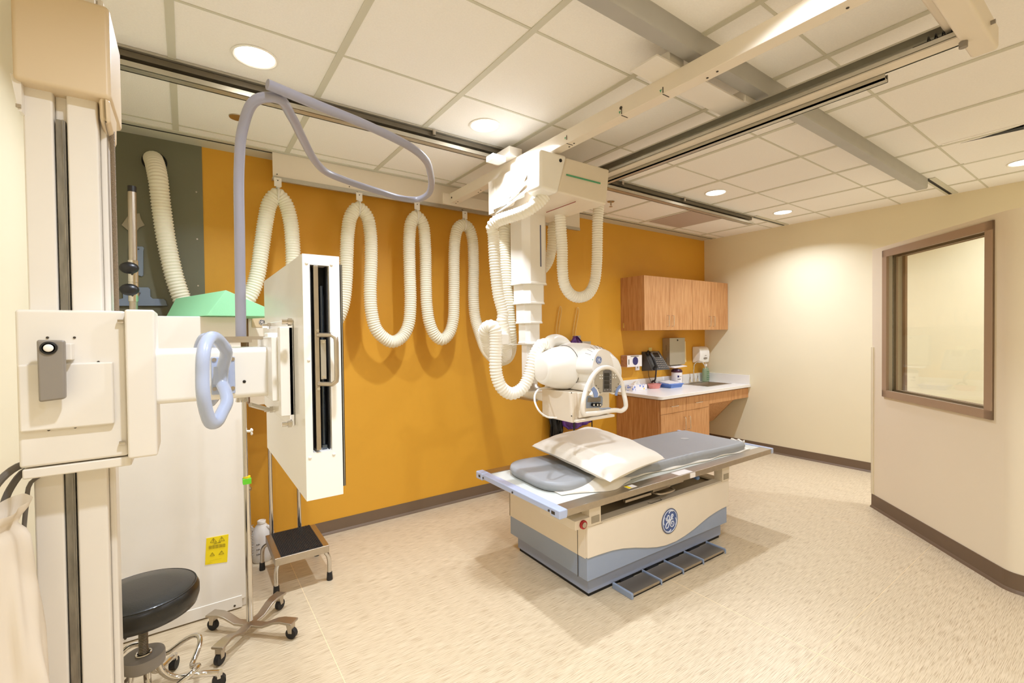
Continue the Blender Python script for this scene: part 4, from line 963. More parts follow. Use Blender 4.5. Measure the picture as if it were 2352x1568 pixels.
# green foam wedge
A0, A1 = at(519, 666, y=2.86), at(404, 685, y=3.35)
zb_ = 1.613
bl, bR = at(474, 719, y=2.86), V((.47, 2.86, zb_)); bl2 = at(379, 721, y=3.35); br2 = V((.28, 3.35, zb_))
b = B(); b.hexa
vs = [V((bl.x, 2.86, zb_)), bR, A0, V((bl2.x, 3.35, zb_)), br2, A1]
b.add(vs, [(0, 1, 2), (5, 4, 3), (0, 2, 5, 3), (1, 4, 5, 2), (0, 3, 4, 1)])
tag(b.done('foam_wedge', M_GREEN, bevel=.002), 'light green foam positioning wedge lying on top of the ivory cabinet', 'foam wedge')
# knob pole on the cabinet
p0, p1 = at(307, 720, y=3.05), at(303, 430, y=3.05)
kp = thing('knob_pole', (p0.x, 3.05, 1.612), 'slim steel pole with two round black knobs standing on the ivory cabinet', 'pole')
def onp(v): t = (v-720)/(430-720); return p0.lerp(p1, t)
b = B(); b.cyl(V((p0.x, 3.05, 1.613)), onp(440), .0175, n=18); b.done('pole_tube', M_STEEL, kp)
b = B(); b.cyl(onp(598), onp(648), .021, n=18); b.cyl(onp(649), onp(692), .021, n=18); b.done('clamp_collar', M_CHROME, kp)
b = B(); b.cyl(onp(441), onp(428), .019, n=18); b.done('end_plug', M_BLACK, kp)
for v in (618, 667):
    p = onp(v)+V((-.012, -.05, 0)); b = B(); b.ell(p, (.040, .024, .030), 24, 12); b.cyl(p, onp(v), .008, n=10); b.done('round_knob', M_BLACK, kp)
# blue brackets on the grey green panel
def yb_(u, v): return at(u, v, y=3.60)
bk1 = thing('wall_bracket', yb_(320, 635), 'narrow pale blue metal bracket on the grey green panel, upper of two', 'wall bracket')
b = B(); b.prism([at(270+u/4.9, 400+v/4.9, y=3.612) for u, v in ((122, 810), (280, 812), (300, 830), (290, 860), (290, 1140), (270, 1150), (128, 1100))], (0, .012, 0)); b.done('bracket_plate', M_BRACK, bk1, bevel=.002)
b = B(); p = at(318, 572, y=3.611); b.cyl(p, p-V((0, .002, 0)), .004, n=8); b.done('bracket_hole', M_INK, bk1)
bk2 = thing('wall_bracket', yb_(330, 705), 'wide stepped pale blue metal bracket on the grey green panel, lower of two', 'wall bracket')
q = [(0, 1410), (60, 1395), (60, 1285), (75, 1272), (345, 1272), (368, 1295), (370, 1375), (395, 1400), (520, 1402), (545, 1425), (552, 1455), (565, 1480), (0, 1482)]
b = B(); b.prism([at(270+u/4.9, 400+v/4.9, y=3.606) for u, v in q], (0, .018, 0)); b.done('bracket_plate', M_BRACK, bk2, bevel=.002)
b = B(); b.prism([at(270+u/4.9, 400+v/4.9, y=3.604) for u, v in ((215, 1310), (262, 1335), (222, 1400))], (0, .003, 0)); b.done('bracket_notch', M_GASKET, bk2)
# tissue paper taped behind the pole
q = [(45, 570), (130, 450), (248, 440), (262, 500), (306, 575), (245, 600), (200, 655), (140, 650)]
tag(B().prism([at(270+u/4.9, 400+v/4.9, y=3.615) for u, v in q], (0, .004, 0)).done('tissue_paper', mat('thin_tissue', (170, 160, 140), .8)), 'crumpled translucent tissue stuck on the grey green panel behind the pole', 'tissue')
# ================================================================== IV STAND
iv = thing('iv_stand', (.232, 2.64, 0), 'chrome rolling pole stand with four splayed feet and black casters below the side arm', 'iv stand')
IX, IY = .232, 2.64
IVL = [(.082, 2.80), (.39, 2.79), (.397, 2.485), (.095, 2.483)]
b = B(); b.cyl((IX, IY, .075), (IX, IY, .80), .0155, n=20); b.cyl((IX-.004, IY, .80), (IX-.004, IY, 1.25), .012, n=18); b.done('pole', M_CHROME, iv)
b = B(); b.cyl((IX-.004, IY, 1.155), (IX-.004, IY, 1.165), .0145, n=16) if 0 else b.cyl((IX, IY, .795), (IX, IY, .803), .0165, n=16); b.done('yellow_band', M_YELLOW, iv)
for x, y in IVL:
    d_ = V((x-IX, y-IY, 0)); l = d_.length; d_.normalize(); r_ = V((-d_.y, d_.x, 0))
    prof = [(0, .062, .026), (.35, .060, .024), (.62, .085, .026), (.78, .092, .028), (1.08, .088, .034)]
    vs = []
    for t, z, w_ in prof:
        c_ = V((IX, IY, 0))+d_*l*t
        vs += [c_+r_*w_*.9+V((0, 0, z)), c_-r_*w_*.9+V((0, 0, z)), c_-r_*w_*.9+V((0, 0, z-.012)), c_+r_*w_*.9+V((0, 0, z-.012))]
    fs_ = [(0, 1, 2, 3), (16, 19, 18, 17)]
    for i in range(4):
        for j in range(4): fs_.append((i*4+j, i*4+(j+1) % 4, (i+1)*4+(j+1) % 4, (i+1)*4+j))
    leg = B().add(vs, fs_).done('foot', M_STEEL, iv, bevel=.004)
    c_ = V((x, y, 0)); b = B(); b.mat(1).cyl(c_+r_*.011+V((0, 0, .027)), c_-r_*.011+V((0, 0, .027)), .027, n=24); b.mat(0).hexa([c_+r_*.016+V((0, 0, .03))-d_*.01, c_-r_*.016+V((0, 0, .03))-d_*.01, c_-r_*.016+V((0, 0, .03))+d_*.01, c_+r_*.016+V((0, 0, .03))+d_*.01], [c_+r_*.016+V((0, 0, .08))-d_*.022, c_-r_*.016+V((0, 0, .08))-d_*.022, c_-r_*.016+V((0, 0, .08))+d_*.01, c_+r_*.016+V((0, 0, .08))+d_*.01])
    b.done('caster', [M_STEEL, M_RUBBER], leg, bevel=.002)
b = B(); p = at(578, 990, y=2.62); b.cyl((IX, IY, p.z), p, .006, n=10)
for t in range(3): a = t*2*PI/3+.5; b.ell(p+V((0, math.cos(a)*.012, math.sin(a)*.012)), (.006, .008, .008), 10, 6)
b.done('clamp_knob', M_WHITE, iv)
b = B(); p = at(577, 1122, y=2.63); b.cyl((IX, IY, p.z), p, .009, n=12); b.done('lower_knob', M_STEEL, iv)
b = B(); p = at(569, 1106, y=2.62); b.box(IX-.018, IX+.018, IY-.018, IY+.018, p.z-.013, p.z+.013); b.done('green_tape', M_FLUOG, iv)
b = B(); b.tube([(IX+.018+.006*math.cos(t), IY+.0+.006*math.sin(t), .55-.0022*t) for t in [i*.6 for i in range(120)]], .0018, n=5, step=.004); b.done('coiled_cord', M_GREYP, iv)
# ================================================================== STEP STOOL
sp = thing('step_stool', (.525, 3.10, 0), 'chrome step stool with ribbed black mat and tall handrail by the orange wall', 'step stool')
zt = .232
b = B(); b.box(.385, .682, 2.905, 3.29, zt-.045, zt); b.done('step_frame', M_STEEL, sp, bevel=.003)
b = B(); b.box(.418, .648, 2.915, 3.285, zt, zt+.003)
for i in range(26): x = .424+i*.0086; b.box(x, x+.0045, 2.917, 3.283, zt+.003, zt+.0065)
b.done('rubber_mat', M_RUBBER, sp)
for (tx, ty), (fx, fy) in (((.41, 2.94), (.398, 2.965)), ((.66, 2.94), (.69, 2.945)), ((.41, 3.26), (.368, 3.33)), ((.66, 3.26), (.696, 3.325))):
    b = B(); b.tube([(tx, ty, zt-.04), ((tx+fx)/2+(fx-tx)*.35, (ty+fy)/2+(fy-ty)*.35, zt-.09), (fx, fy, .04)], .0125, n=14); lg = b.done('leg', M_CHROME, sp)
    b = B(); b.cyl((fx, fy, 0), (fx, fy, .05), .018, .015, n=16); b.done('rubber_foot', M_RUBBER, lg, bevel=.002)
p0, p1 = at(624, 1222, y=3.30), at(620, 1040, y=3.30); q0, q1 = at(688, 1208, y=3.30), at(682, 1100, y=3.30)
b = B(); b.tube([(p0.x, 3.30, .15), (p0.x, 3.30, .6), (p0.x, 3.30, .88), (p0.x+.03, 3.30, .93), (q0.x-.03, 3.30, .93), (q0.x, 3.30, .88), (q0.x, 3.30, .6), (q0.x, 3.30, .15)], .0125, n=14, smooth=False); b.done('handrail', M_CHROME, sp)
# ================================================================== JUGS
def jug(loc, label):
    t = thing('plastic_jug', loc, label, 'jug', 'white jugs on the floor behind the step stool'); c = V(loc)
    b = B(); b.lathe([(.050, 0), (.056, .008), (.058, .05), (.058, .16), (.054, .195), (.036, .235), (.024, .250), (.022, .256)], c, n=32, sx=1.05, sy=.85); b.done('bottle', M_JUG, t)
    b = B(); b.lathe([(.022, .252), (.026, .256), (.026, .270), (.022, .272), (.018, .268)], c, n=24); b.done('neck_ring', M_WHITE, t)
    b = B(); b.tube([c+V((.028, -.02, .236)), c+V((.056, -.028, .205)), c+V((.062, -.03, .16)), c+V((.055, -.028, .12))], .010, n=10); b.done('grip', M_JUG, t)
    return t
j = jug((.385, 3.47, 0), 'open white plastic jug standing behind the left legs of the step stool')
b = B()
for z_, ln in ((.125, 5), (.092, 3), (.060, 3)):
    for i_ in range(ln): x_ = .345+i_*.012; b.tube([(x_, 3.4235, z_), (x_+.004, 3.4235, z_+.010), (x_+.007, 3.4235, z_+.002), (x_+.011, 3.4235, z_+.007)], .0012, n=5, step=.002)
b.done('handwriting', M_INK, j)
jug((.285, 3.53, 0), 'second white plastic jug mostly hidden behind the chrome pole')
# ================================================================== STOOL
so = thing('rolling_stool', (-.165, 2.34, 0), 'round black vinyl stool with a screw post and looping chrome tube base', 'stool')
SX, SY = -.165, 2.34
b = B(); b.lathe([(.165, .405), (.182, .412), (.190, .440), (.190, .470), (.182, .488), (.172, .494), (.10, .503), (.001, .505)], (SX, SY, 0), n=56); st_ = b.done('seat', M_LEATH, so, angle=60)
b = B(); b.tube([(SX+.1795*math.cos(t), SY+.1795*math.sin(t), .4905) for t in [2*PI*i/56 for i in range(56)]], .0022, n=6, closed=True, smooth=False); b.done('seat_piping', M_LEATH, st_)
b = B(); b.lathe([(.016 if i % 2 else .0145, .20+i*.003) for i in range(70)], (SX, SY, 0), n=20); b.done('screw_post', mat('dark_screw_steel', (120, 112, 100), .35, .9), so)
b = B(); b.lathe([(.030, .238), (.055, .240), (.068, .238), (.070, .232), (.070, .195), (.062, .188)], (SX, SY, 0), n=40); b.done('hub', M_GREYP, so)
b = B(); b.tube([(SX+.024*math.cos(t), SY+.024*math.sin(t), .242) for t in [2*PI*i/28 for i in range(28)]], .004, n=8, closed=True, smooth=False); b.done('hub_ring', M_CHROME, so)
for i in range(5):
    a = math.radians(-75+72*i); d_ = V((math.cos(a), math.sin(a), 0)); r_ = V((-d_.y, d_.x, 0)); c_ = V((SX, SY, 0))
    pt = [c_+d_*.045+V((0, 0, .20)), c_+d_*.055+V((0, 0, .15)), c_+d_*.10+V((0, 0, .10)), c_+d_*.19-r_*.01+V((0, 0, .085)), c_+d_*.245+r_*.0+V((0, 0, .06))]
    b = B(); b.tube(pt, .0125, n=14); lg = b.done('leg', M_CHROME, so)
    c2_ = c_+d_*.25; b = B(); b.mat(1).cyl(c2_+r_*.012+V((0, 0, .026)), c2_-r_*.012+V((0, 0, .026)), .026, n=20); b.mat(0).cyl(c2_+V((0, 0, .04)), c2_+V((0, 0, .066)), .014, n=12); b.done('caster', [M_CHROME, M_RUBBER], lg)
b = B()
ring = []
for i in range(60):
    t = 2*PI*i/60; r_ = .185+.028*math.cos(5*(t-math.radians(-75+36))); ring.append((SX+r_*math.cos(t), SY+r_*math.sin(t), .155+.025*math.cos(5*(t-math.radians(-75+36)))))
b.tube(ring, .010, n=12, closed=True, step=.008); b.done('foot_ring', M_CHROME, so)
# ================================================================== CASEWORK
R3 = (1, 0, 0); U3 = (0, 0, 1)
def pull(b, p0, p1, out, r=.004, d=.028):
    p0, p1, out = V(p0), V(p1), V(out); m_ = (p1-p0).normalized()*.012
    b.tube([p0, p0+out*(d-.008), p0+out*d+m_*.7, p1+out*d-m_*.7, p1+out*(d-.008), p1], r, n=8, smooth=False); return b
def wall_cab(x0, x1, z0, z1, label, side_handle=False):
    t = thing('wall_cabinet', ((x0+x1)/2, 3.46, z0), label, 'wall cabinet', 'oak wall cabinets over the worktop')
    B().box(x0, x1, 3.315, 3.628, z0, z1).done('cabinet_body', M_OAK, t)
    xm = (x0+x1)/2
    for a, c, hx in ((x0, xm, xm-.045), (xm, x1, xm+.045)):
        dr = B().box(a+.0015, c-.0015, 3.292, 3.313, z0+.001, z1-.001).done('door', M_OAK, t, bevel=.001)
        pull(B(), (hx, 3.292, z0+.045), (hx, 3.292, z0+.17), (0, -1, 0)).done('door_handle', M_CHROME, dr)
    return t
zw0, zw1 = 1.522, 2.133
w1 = wall_cab(4.135, 5.04, zw0, zw1, 'oak wall cabinet with two doors over the telephone, left of its twin')
wall_cab(5.042, 5.84, zw0, zw1, 'oak wall cabinet with two doors in the room corner, right of its twin')
b = B(); b.box(4.1335, 4.1365, 3.58, 3.598, zw0+.03, zw0+.09); b.done('side_bumper', M_CHROME, w1, bevel=.001)
# base cabinet
bc = thing('base_cabinet', (4.60, 3.3, 0), 'oak base cabinet with two drawers and two doors under the worktop', 'base cabinet')
bx0, bx1, byf = 4.05, 4.965, 3.05
b = B(); b.box(bx0, bx1, byf, 3.628, .1, .78); b.box(bx0+.02, bx1, byf+.07, 3.628, 0, .1); b.done('cabinet_body', M_OAK, bc)
xm = (bx0+bx1)/2
for a, c in ((bx0+.01, xm), (xm, bx1)):
    dr = B().box(a+.0015, c-.0015, byf-.021, byf, .625, .775).done('drawer', M_OAK, bc, bevel=.001)
    m_ = (a+c)/2; pull(B(), (m_-.06, byf-.021, .70), (m_+.06, byf-.021, .70), (0, -1, 0)).done('drawer_handle', M_CHROME, dr)
for a, c, hx in ((bx0+.01, xm, xm-.045), (xm, bx1, xm+.045)):
    dr = B().box(a+.0015, c-.0015, byf-.021, byf, .11, .622).done('door', M_OAK, bc, bevel=.001)
    pull(B(), (hx, byf-.021, .42), (hx, byf-.021, .56), (0, -1, 0)).done('door_handle', M_CHROME, dr)
b = B(); b.box(bx1, 5.843, byf-.021, byf, .655, .775); b.done('apron_board', M_OAK, bc)
sk = B(); sk.prism([(bx1+.002, byf+.02, .655), (bx1+.002, 3.20, .655), (bx1+.002, 3.58, .30), (bx1+.002, 3.44, .22), (bx1+.002, 3.36, .22)], (.6, 0, 0)) if 0 else sk.hexa([(bx1, 3.36, .34), (5.6, 3.36, .34), (5.6, 3.38, .33), (bx1, 3.38, .33)], [(bx1, 3.07, .655), (5.6, 3.07, .655), (5.6, 3.09, .655), (bx1, 3.09, .655)])
sk.hexa([(5.58, 3.36, .34), (5.6, 3.36, .34), (5.6, 3.62, .34), (5.58, 3.62, .34)], [(5.58, 3.07, .655), (5.6, 3.07, .655), (5.6, 3.62, .655), (5.58, 3.62, .655)])
tag(sk.done('sink_skirt', M_OAK), 'slanted oak panel under the sink right of the base cabinet', 'sink panel')
# worktop, with a hole for the sink
ZK = .824
sxa, sxb, sya, syb = 5.22, 5.72, 3.20, 3.50
wt = thing('worktop', (4.9, 3.3, ZK-.035), 'long white worktop with backsplash in the room corner', 'worktop')
b = B()
r_ = .05; yf = 2.995; xl = 4.02
corner = [(xl+r_-r_*math.cos(t), yf+r_-r_*math.sin(t)) for t in [PI/2*i/6 for i in range(7)]]
b.prism([(x, y, ZK-.035) for x, y in [(xl, 3.628)]+corner+[(sxa, yf), (sxa, 3.628)]][::-1], (0, 0, .035))
b.box(sxa, sxb, yf, sya, ZK-.035, ZK); b.box(sxa, sxb, syb, 3.628, ZK-.035, ZK); b.box(sxb, 5.842, yf, 3.628, ZK-.035, ZK)
b.done('top_slab', M_TOP, wt, bevel=.003)
b = B(); b.box(xl, 5.842, 3.61, 3.628, ZK, ZK+.115); b.box(5.824, 5.842, yf+.01, 3.61, ZK, ZK+.115); b.done('backsplash', M_TOP, wt, bevel=.002)
sn = thing('sink', (5.47, 3.35, ZK), 'stainless steel sink bowl let into the white worktop', 'sink')
b = B(); b.box(sxa-.015, sxb+.015, sya-.015, sya+.012, ZK, ZK+.003); b.box(sxa-.015, sxb+.015, syb-.012, syb+.06, ZK, ZK+.003); b.box(sxa-.015, sxa+.012, sya, syb, ZK, ZK+.003); b.box(sxb-.012, sxb+.015, sya, syb, ZK, ZK+.003)
b.done('sink_rim', M_STEEL, sn, bevel=.001)
b = B(); z_ = ZK-.13; a, c, d_, e_ = sxa+.012, sxb-.012, sya+.012, syb-.012
b.add([(a, d_, ZK), (c, d_, ZK), (c, e_, ZK), (a, e_, ZK), (a+.02, d_+.02, z_), (c-.02, d_+.02, z_), (c-.02, e_-.02, z_), (a+.02, e_-.02, z_)], [(0, 1, 5, 4), (1, 2, 6, 5), (2, 3, 7, 6), (3, 0, 4, 7), (4, 5, 6, 7)])
b.done('sink_bowl', M_STEEL, sn)
# faucet
fx, fy = 5.46, 3.545
fa = thing('faucet', (fx, fy, ZK), 'chrome gooseneck faucet with two lever handles behind the sink', 'faucet')
b = B(); b.box(fx-.10, fx+.10, fy-.022, fy+.022, ZK+.003, ZK+.018); b.done('faucet_base', M_CHROME, fa, bevel=.006)
p = fx-.01; b = B(); b.cyl((p, fy, ZK+.015), (p, fy, ZK+.06), .016, .012, n=16); b.tube([(p, fy, ZK+.05), (p, fy, ZK+.20), (p+.01, fy-.01, ZK+.255), (p+.04, fy-.045, ZK+.285), (p+.075, fy-.085, ZK+.27), (p+.09, fy-.105, ZK+.22), (p+.092, fy-.108, ZK+.19)], .0085, n=12); b.done('spout', M_CHROME, fa)
for s_ in (-1, 1):
    x = fx+s_*.085-.01; b = B(); b.cyl((x, fy, ZK+.015), (x, fy, ZK+.055), .015, .011, n=14); b.tube([(x, fy, ZK+.055), (x-.012, fy-.01, ZK+.075), (x-.02, fy-.012, ZK+.13)], .006, n=8); b.done('lever_handle', M_CHROME, fa)
# soap bottle
p = V((5.735, 3.55, ZK)); sb = thing('soap_bottle', p, 'pale green clear soap bottle with printed label in the corner behind the sink', 'soap bottle')
b = B(); b.lathe([(.048, 0), (.055, .006), (.055, .155), (.045, .178), (.02, .19), (.018, .205)], p, n=28, sx=1.05, sy=.7); b.done('bottle', M_SOAP, sb)
b = B(); b.cyl(p+V((0, 0, .205)), p+V((0, 0, .235)), .018, n=16); b.cyl(p+V((0, 0, .235)), p+V((0, 0, .25)), .006, n=8); b.done('pump_top', M_CARDW, sb)
for i, s_ in enumerate(((.03, .006), (.055, .008), (.085, .006), (.11, .007), (.135, .005))):
    B().box(p.x-.035, p.x+.03, p.y-.0395, p.y-.0385, p.z+s_[0], p.z+s_[0]+s_[1]).done('printed_line', mat('green_print%d' % i, (60, 120, 74), .6), sb)
# soap dispenser
x0, x1, z0, z1 = 5.545, 5.765, 1.085, 1.30
sd = thing('soap_dispenser', ((x0+x1)/2, 3.6, z0), 'white wall soap dispenser with a rounded front above the sink', 'soap dispenser')
b = B(); pr_ = [(3.628, z0), (3.52, z0), (3.505, z0+.10), (3.508, z0+.15), (3.525, z0+.195), (3.56, z1), (3.628, z1)]
b.prism([(x0, y, z) for y, z in pr_], (x1-x0, 0, 0)); b.done('dispenser_body', M_WHITE, sd, bevel=.012, seg=3)
b = B(); b.ell(((x0+x1)/2+.01, 3.508, z0+.06), (.045, .006, .014), 20, 8); b.box((x0+x1)/2-.01, (x0+x1)/2+.03, 3.5045, 3.508, z0+.092, z0+.1); b.done('sensor_window', M_GREYP, sd)
# paper towel dispenser
x0, x1, z0, z1 = 4.905, 5.225, 1.085, 1.425
pt = thing('towel_dispenser', (5.07, 3.57, z0), 'grey stainless paper towel dispenser on the orange wall between telephone and soap dispenser', 'towel dispenser')
B().box(x0, x1, 3.52, 3.628, z0, z1).done('dispenser_case', M_STAIN, pt, bevel=.003)
b = B(); p = V(((x0+x1)/2+.0, 3.5195, z1-.03)); b.cyl(p, p-V((0, .004, 0)), .011, n=16); b.box(x0-.001, x0, 3.57, 3.574, z0+.18, z0+.25); b.box(x0-.001, x0, 3.57, 3.574, z0+.02, z0+.09); b.done('lock_and_slots', M_INK, pt)
B().hexa([(x0+.03, 3.47, z0-.035), (x1-.03, 3.47, z0-.025), (x1-.03, 3.60, z0-.02), (x0+.03, 3.60, z0-.03)], [(x0+.03, 3.47, z0-.030), (x1-.03, 3.47, z0-.02), (x1-.03, 3.60, z0-.0), (x0+.03, 3.60, z0-.0)]).done('paper_towel', M_CARDW, pt)
# notice sheet
x0, x1 = 5.24, 5.39; z0, z1 = 1.10, 1.375
ns = thing('notice_sheet', (5.3, 3.628, z0), 'cream notice sheet with printed lines pinned right of the towel dispenser', 'notice')
b = B(); b.grid(lambda u, v: (x0+(x1-x0)*u, 3.622-.008*(u*(1-v)), z0+(z1-z0)*v), 6, 8); b.done('sheet', M_PAPER, ns)
b = B()
for i in range(13): zz = z1-.045-i*.0155; b.box(x0+.012, x1-(.05 if i in (0, 4, 9) else .03), 3.6125, 3.6135, zz, zz+.0035)
b.done('printed_lines', M_INK, ns)
b = B(); b.box(5.262, 5.274, 3.615, 3.628, 1.385, 1.41); b.cyl((5.268, 3.612, 1.36), (5.268, 3.622, 1.36), .004, n=8); b.done('hook_and_pin', M_CARDW, ns)
# telephone
ph = thing('telephone', (4.66, 3.58, 1.04), 'dark grey desk telephone with small screen mounted slanted on the orange wall', 'telephone')
tx0, tx1 = 4.50, 4.79
lo = [(tx0, 3.47, 1.045), (tx1, 3.43, 1.045), (tx1, 3.628, 1.06), (tx0, 3.628, 1.03)]
hi = [(tx0, 3.585, 1.265), (tx1-.02, 3.575, 1.265), (tx1-.02, 3.628, 1.265), (tx0, 3.628, 1.265)]
ph_b = B().hexa(lo, hi).done('phone_body', mat('phone_charcoal', (70, 68, 66), .4), ph, bevel=.004)
def pf(u, v, o=.002):   # slanted face of the phone
    a = V(lo[0]).lerp(V(lo[1]), u); c = V(hi[0]).lerp(V(hi[1]), u); q = a.lerp(c, v); return q+V((0, -o, o*.5))
b = B(); b.prism([pf(.38, .62), pf(.86, .62), pf(.86, .97), pf(.38, .97)], (0, -.003, .001)); sf = b.done('screen_bezel', mat('phone_silver', (150, 144, 134), .4), ph)
B().prism([pf(.46, .65, .006), pf(.80, .65, .006), pf(.80, .93, .006), pf(.46, .93, .006)], (0, -.001, 0)).done('phone_screen', M_SCREEN, sf)
b = B()
for i in range(6):
    for j in range(5):
        u, v = .40+.095*i, .10+.105*j; b.prism([pf(u, v), pf(u+.055, v), pf(u+.055, v+.055), pf(u, v+.055)], (0, -.003, .001))
b.done('keypad', M_GREYP, ph)
b = B(); b.tube([pf(.14, .06, .018), pf(.13, .12, .034), pf(.13, .3, .040), pf(.12, .6, .045), pf(.12, .85, .036), pf(.12, .94, .016)], lambda L: .017, n=14); b.ell(pf(.14, .10, .018), (.026, .02, .03), 16, 10); b.ell(pf(.12, .9, .018), (.026, .02, .03), 16, 10)
hs_ = b.done('handset', M_BLACK, ph)
b = B(); c0_ = pf(.14, .02, .02); b.tube([c0_, (4.60, 3.50, .98), (4.61, 3.52, .92), (4.60, 3.56, .89), (4.64, 3.565, .91), (4.69, 3.57, .86), (4.695, 3.57, .832)], .0075, n=8, corr=(.006, .18)); b.tube([(4.59, 3.60, 1.04), (4.60, 3.595, .95), (4.63, 3.595, .90), (4.69, 3.59, .832)], .003, n=6); b.done('phone_cord', M_BLACK, ph)
tag(B().box(4.63, 4.69, 3.622, 3.628, 1.268, 1.31).done('sticky_note', mat('yellow_note', (226, 208, 130), .7)), 'small yellow note stuck on the wall just above the telephone', 'note')
# glove box
gx0_, gx1_, gz0, gz1 = 4.125, 4.385, 1.10, 1.235
gb = thing('glove_box', (4.25, 3.57, gz0), 'glove box with a round dark blue opening mounted on the orange wall', 'glove box')
B().box(gx0_, gx1_, 3.53, 3.625, gz0, gz1).done('carton', M_CARDW, gb, bevel=.002)
b = B(); b.box(gx0_-.001, gx0_, 3.531, 3.624, gz0+.003, gz1-.003); b.box(gx0_, gx1_, 3.532, 3.624, gz1, gz1+.001); b.done('printed_side', mat('brown_pink_print', (186, 140, 116), .6, noise=.25, nscale=40), gb)
b = B(); b.lathe([(.001, -.002), (.048, -.001), (.048, 0)], ((gx0_+gx1_)/2+.012, 3.529, (gz0+gz1)/2+.0), (0, -1, 0), n=32, sx=1., sy=1.); b.done('round_opening', M_NAVY, gb)
b = B(); b.box(gx0_+.02, gx0_+.036, 3.5285, 3.530, gz0+.03, gz0+.09); b.box(gx0_+.06, gx1_-.06, 3.5285, 3.530, gz1-.018, gz1-.008); b.done('box_print', M_GREYP, gb)
wpl = thing('wall_plate', (4.405, 3.625, 1.045), 'small white wall plate half behind the glove box', 'wall plate')
B().box(4.375, 4.445, 3.615, 3.628, 1.045, 1.17).done('plate', M_CARDW, wpl, bevel=.002)
b = B(); b.box(4.402, 4.418, 3.613, 3.616, 1.12, 1.145); b.box(4.402, 4.418, 3.613, 3.616, 1.07, 1.095); b.done('sockets', M_GREYP, wpl)
# wipes canister
p = V((5.06, 3.53, ZK)); wc = thing('wipes_canister', p, 'white wipes canister with a dark purple lid standing on the worktop', 'canister')
b = B(); b.lathe([(.062, 0), (.066, .005), (.066, .165), (.060, .172)], p, n=40); b.done('canister_body', M_CARDW, wc)
b = B(); b.lathe([(.068, .168), (.068, .186), (.052, .206), (.030, .212), (.001, .213)], p, n=40); b.done('lid', M_MAROON, wc)
def onc(a0, a1, z0, z1, nm, m):
    b = B(); k_ = 8; vs = []
    for i in range(k_+1):
        a = a0+(a1-a0)*i/k_
        for z in (z0, z1): vs.append((p.x+.0667*math.cos(a), p.y+.0667*math.sin(a), p.z+z))
    b.add(vs, [(2*i, 2*i+2, 2*i+3, 2*i+1) for i in range(k_)]); b.done(nm, m, wc)
aa = math.radians
onc(aa(-70), aa(-52), .02, .135, 'purple_band', mat('label_purple', (104, 66, 120), .4))
onc(aa(-138), aa(-118), .105, .13, 'dark_label', M_NAVY); onc(aa(-113), aa(-88), .114, .122, 'label_print', M_GREYP)
for a_ in (-132, -119, -106): onc(aa(a_-3), aa(a_+4), .075, .09, 'label_mark', M_INK)
# pink basin, blue tray, papers, tissue box
p = V((4.60, 3.52, ZK)); b = B(); b.lathe([(.060, 0), (.066, .004), (.080, .045), (.086, .048), (.086, .053), (.078, .053), (.062, .008), (.001, .006)], p, n=40, sx=1.15, sy=.85)
tag(b.done('plastic_basin', M_PINK), 'small pink plastic basin on the worktop below the telephone', 'basin')
x0, y0 = 4.715, 3.37
b = B(); b.hexa([(x0+.015, y0+.01, ZK), (x0+.225, y0+.01, ZK), (x0+.225, y0+.20, ZK), (x0+.015, y0+.20, ZK)], [(x0, y0-.005, ZK+.045), (x0+.245, y0-.005, ZK+.045), (x0+.245, y0+.215, ZK+.045), (x0, y0+.215, ZK+.045)])
b.box(x0-.008, x0+.253, y0-.013, y0+.223, ZK+.042, ZK+.048); tag(b.done('blue_tray', M_BLUE, bevel=.003), 'blue plastic tray with papers on the worktop beside the pink basin', 'tray')
b = B(); b.hexa([(x0+.02, y0+.04, ZK+.0485), (x0+.20, y0+.02, ZK+.0485), (x0+.23, y0+.19, ZK+.0485), (x0+.04, y0+.21, ZK+.0485)], [(x0+.02, y0+.04, ZK+.054), (x0+.20, y0+.02, ZK+.056), (x0+.23, y0+.19, ZK+.07), (x0+.04, y0+.21, ZK+.066)])
tag(b.done('paper_stack', M_CARDW), 'white papers lying in the blue tray', 'papers')
def floral():
    m = bpy.data.materials.new('floral_card'); m.use_nodes = True; nt = m.node_tree; bs = nt.nodes['Principled BSDF']; bs.inputs['Roughness'].default_value = .6
    tc = nt.nodes.new('ShaderNodeTexCoord'); v_ = nt.nodes.new('ShaderNodeTexVoronoi'); v_.inputs['Scale'].default_value = 26; nt.links.new(tc.outputs['Object'], v_.inputs['Vector'])
    r = nt.nodes.new('ShaderNodeValToRGB'); el = r.color_ramp.elements; el[0].position = .28; el[0].color = lin((116, 140, 214)); el[1].position = .42; el[1].color = lin((238, 234, 236))
    nt.links.new(v_.outputs['Distance'], r.inputs['Fac'])
    mx = nt.nodes.new('ShaderNodeMix'); mx.data_type = 'RGBA'; v2 = nt.nodes.new('ShaderNodeTexVoronoi'); v2.inputs['Scale'].default_value = 17; nt.links.new(tc.outputs['Object'], v2.inputs['Vector'])
    lt = nt.nodes.new('ShaderNodeMath'); lt.operation = 'LESS_THAN'; lt.inputs[1].default_value = .2; nt.links.new(v2.outputs['Distance'], lt.inputs[0])
    nt.links.new(lt.outputs[0], mx.inputs[0]); nt.links.new(r.outputs['Color'], mx.inputs[6]); mx.inputs[7].default_value = lin((240, 208, 90))
    nt.links.new(mx.outputs[2], bs.inputs['Base Color']); return m
tx = thing('tissue_box', (4.20, 3.33, ZK), 'floral patterned tissue box at the left end of the worktop', 'tissue box')
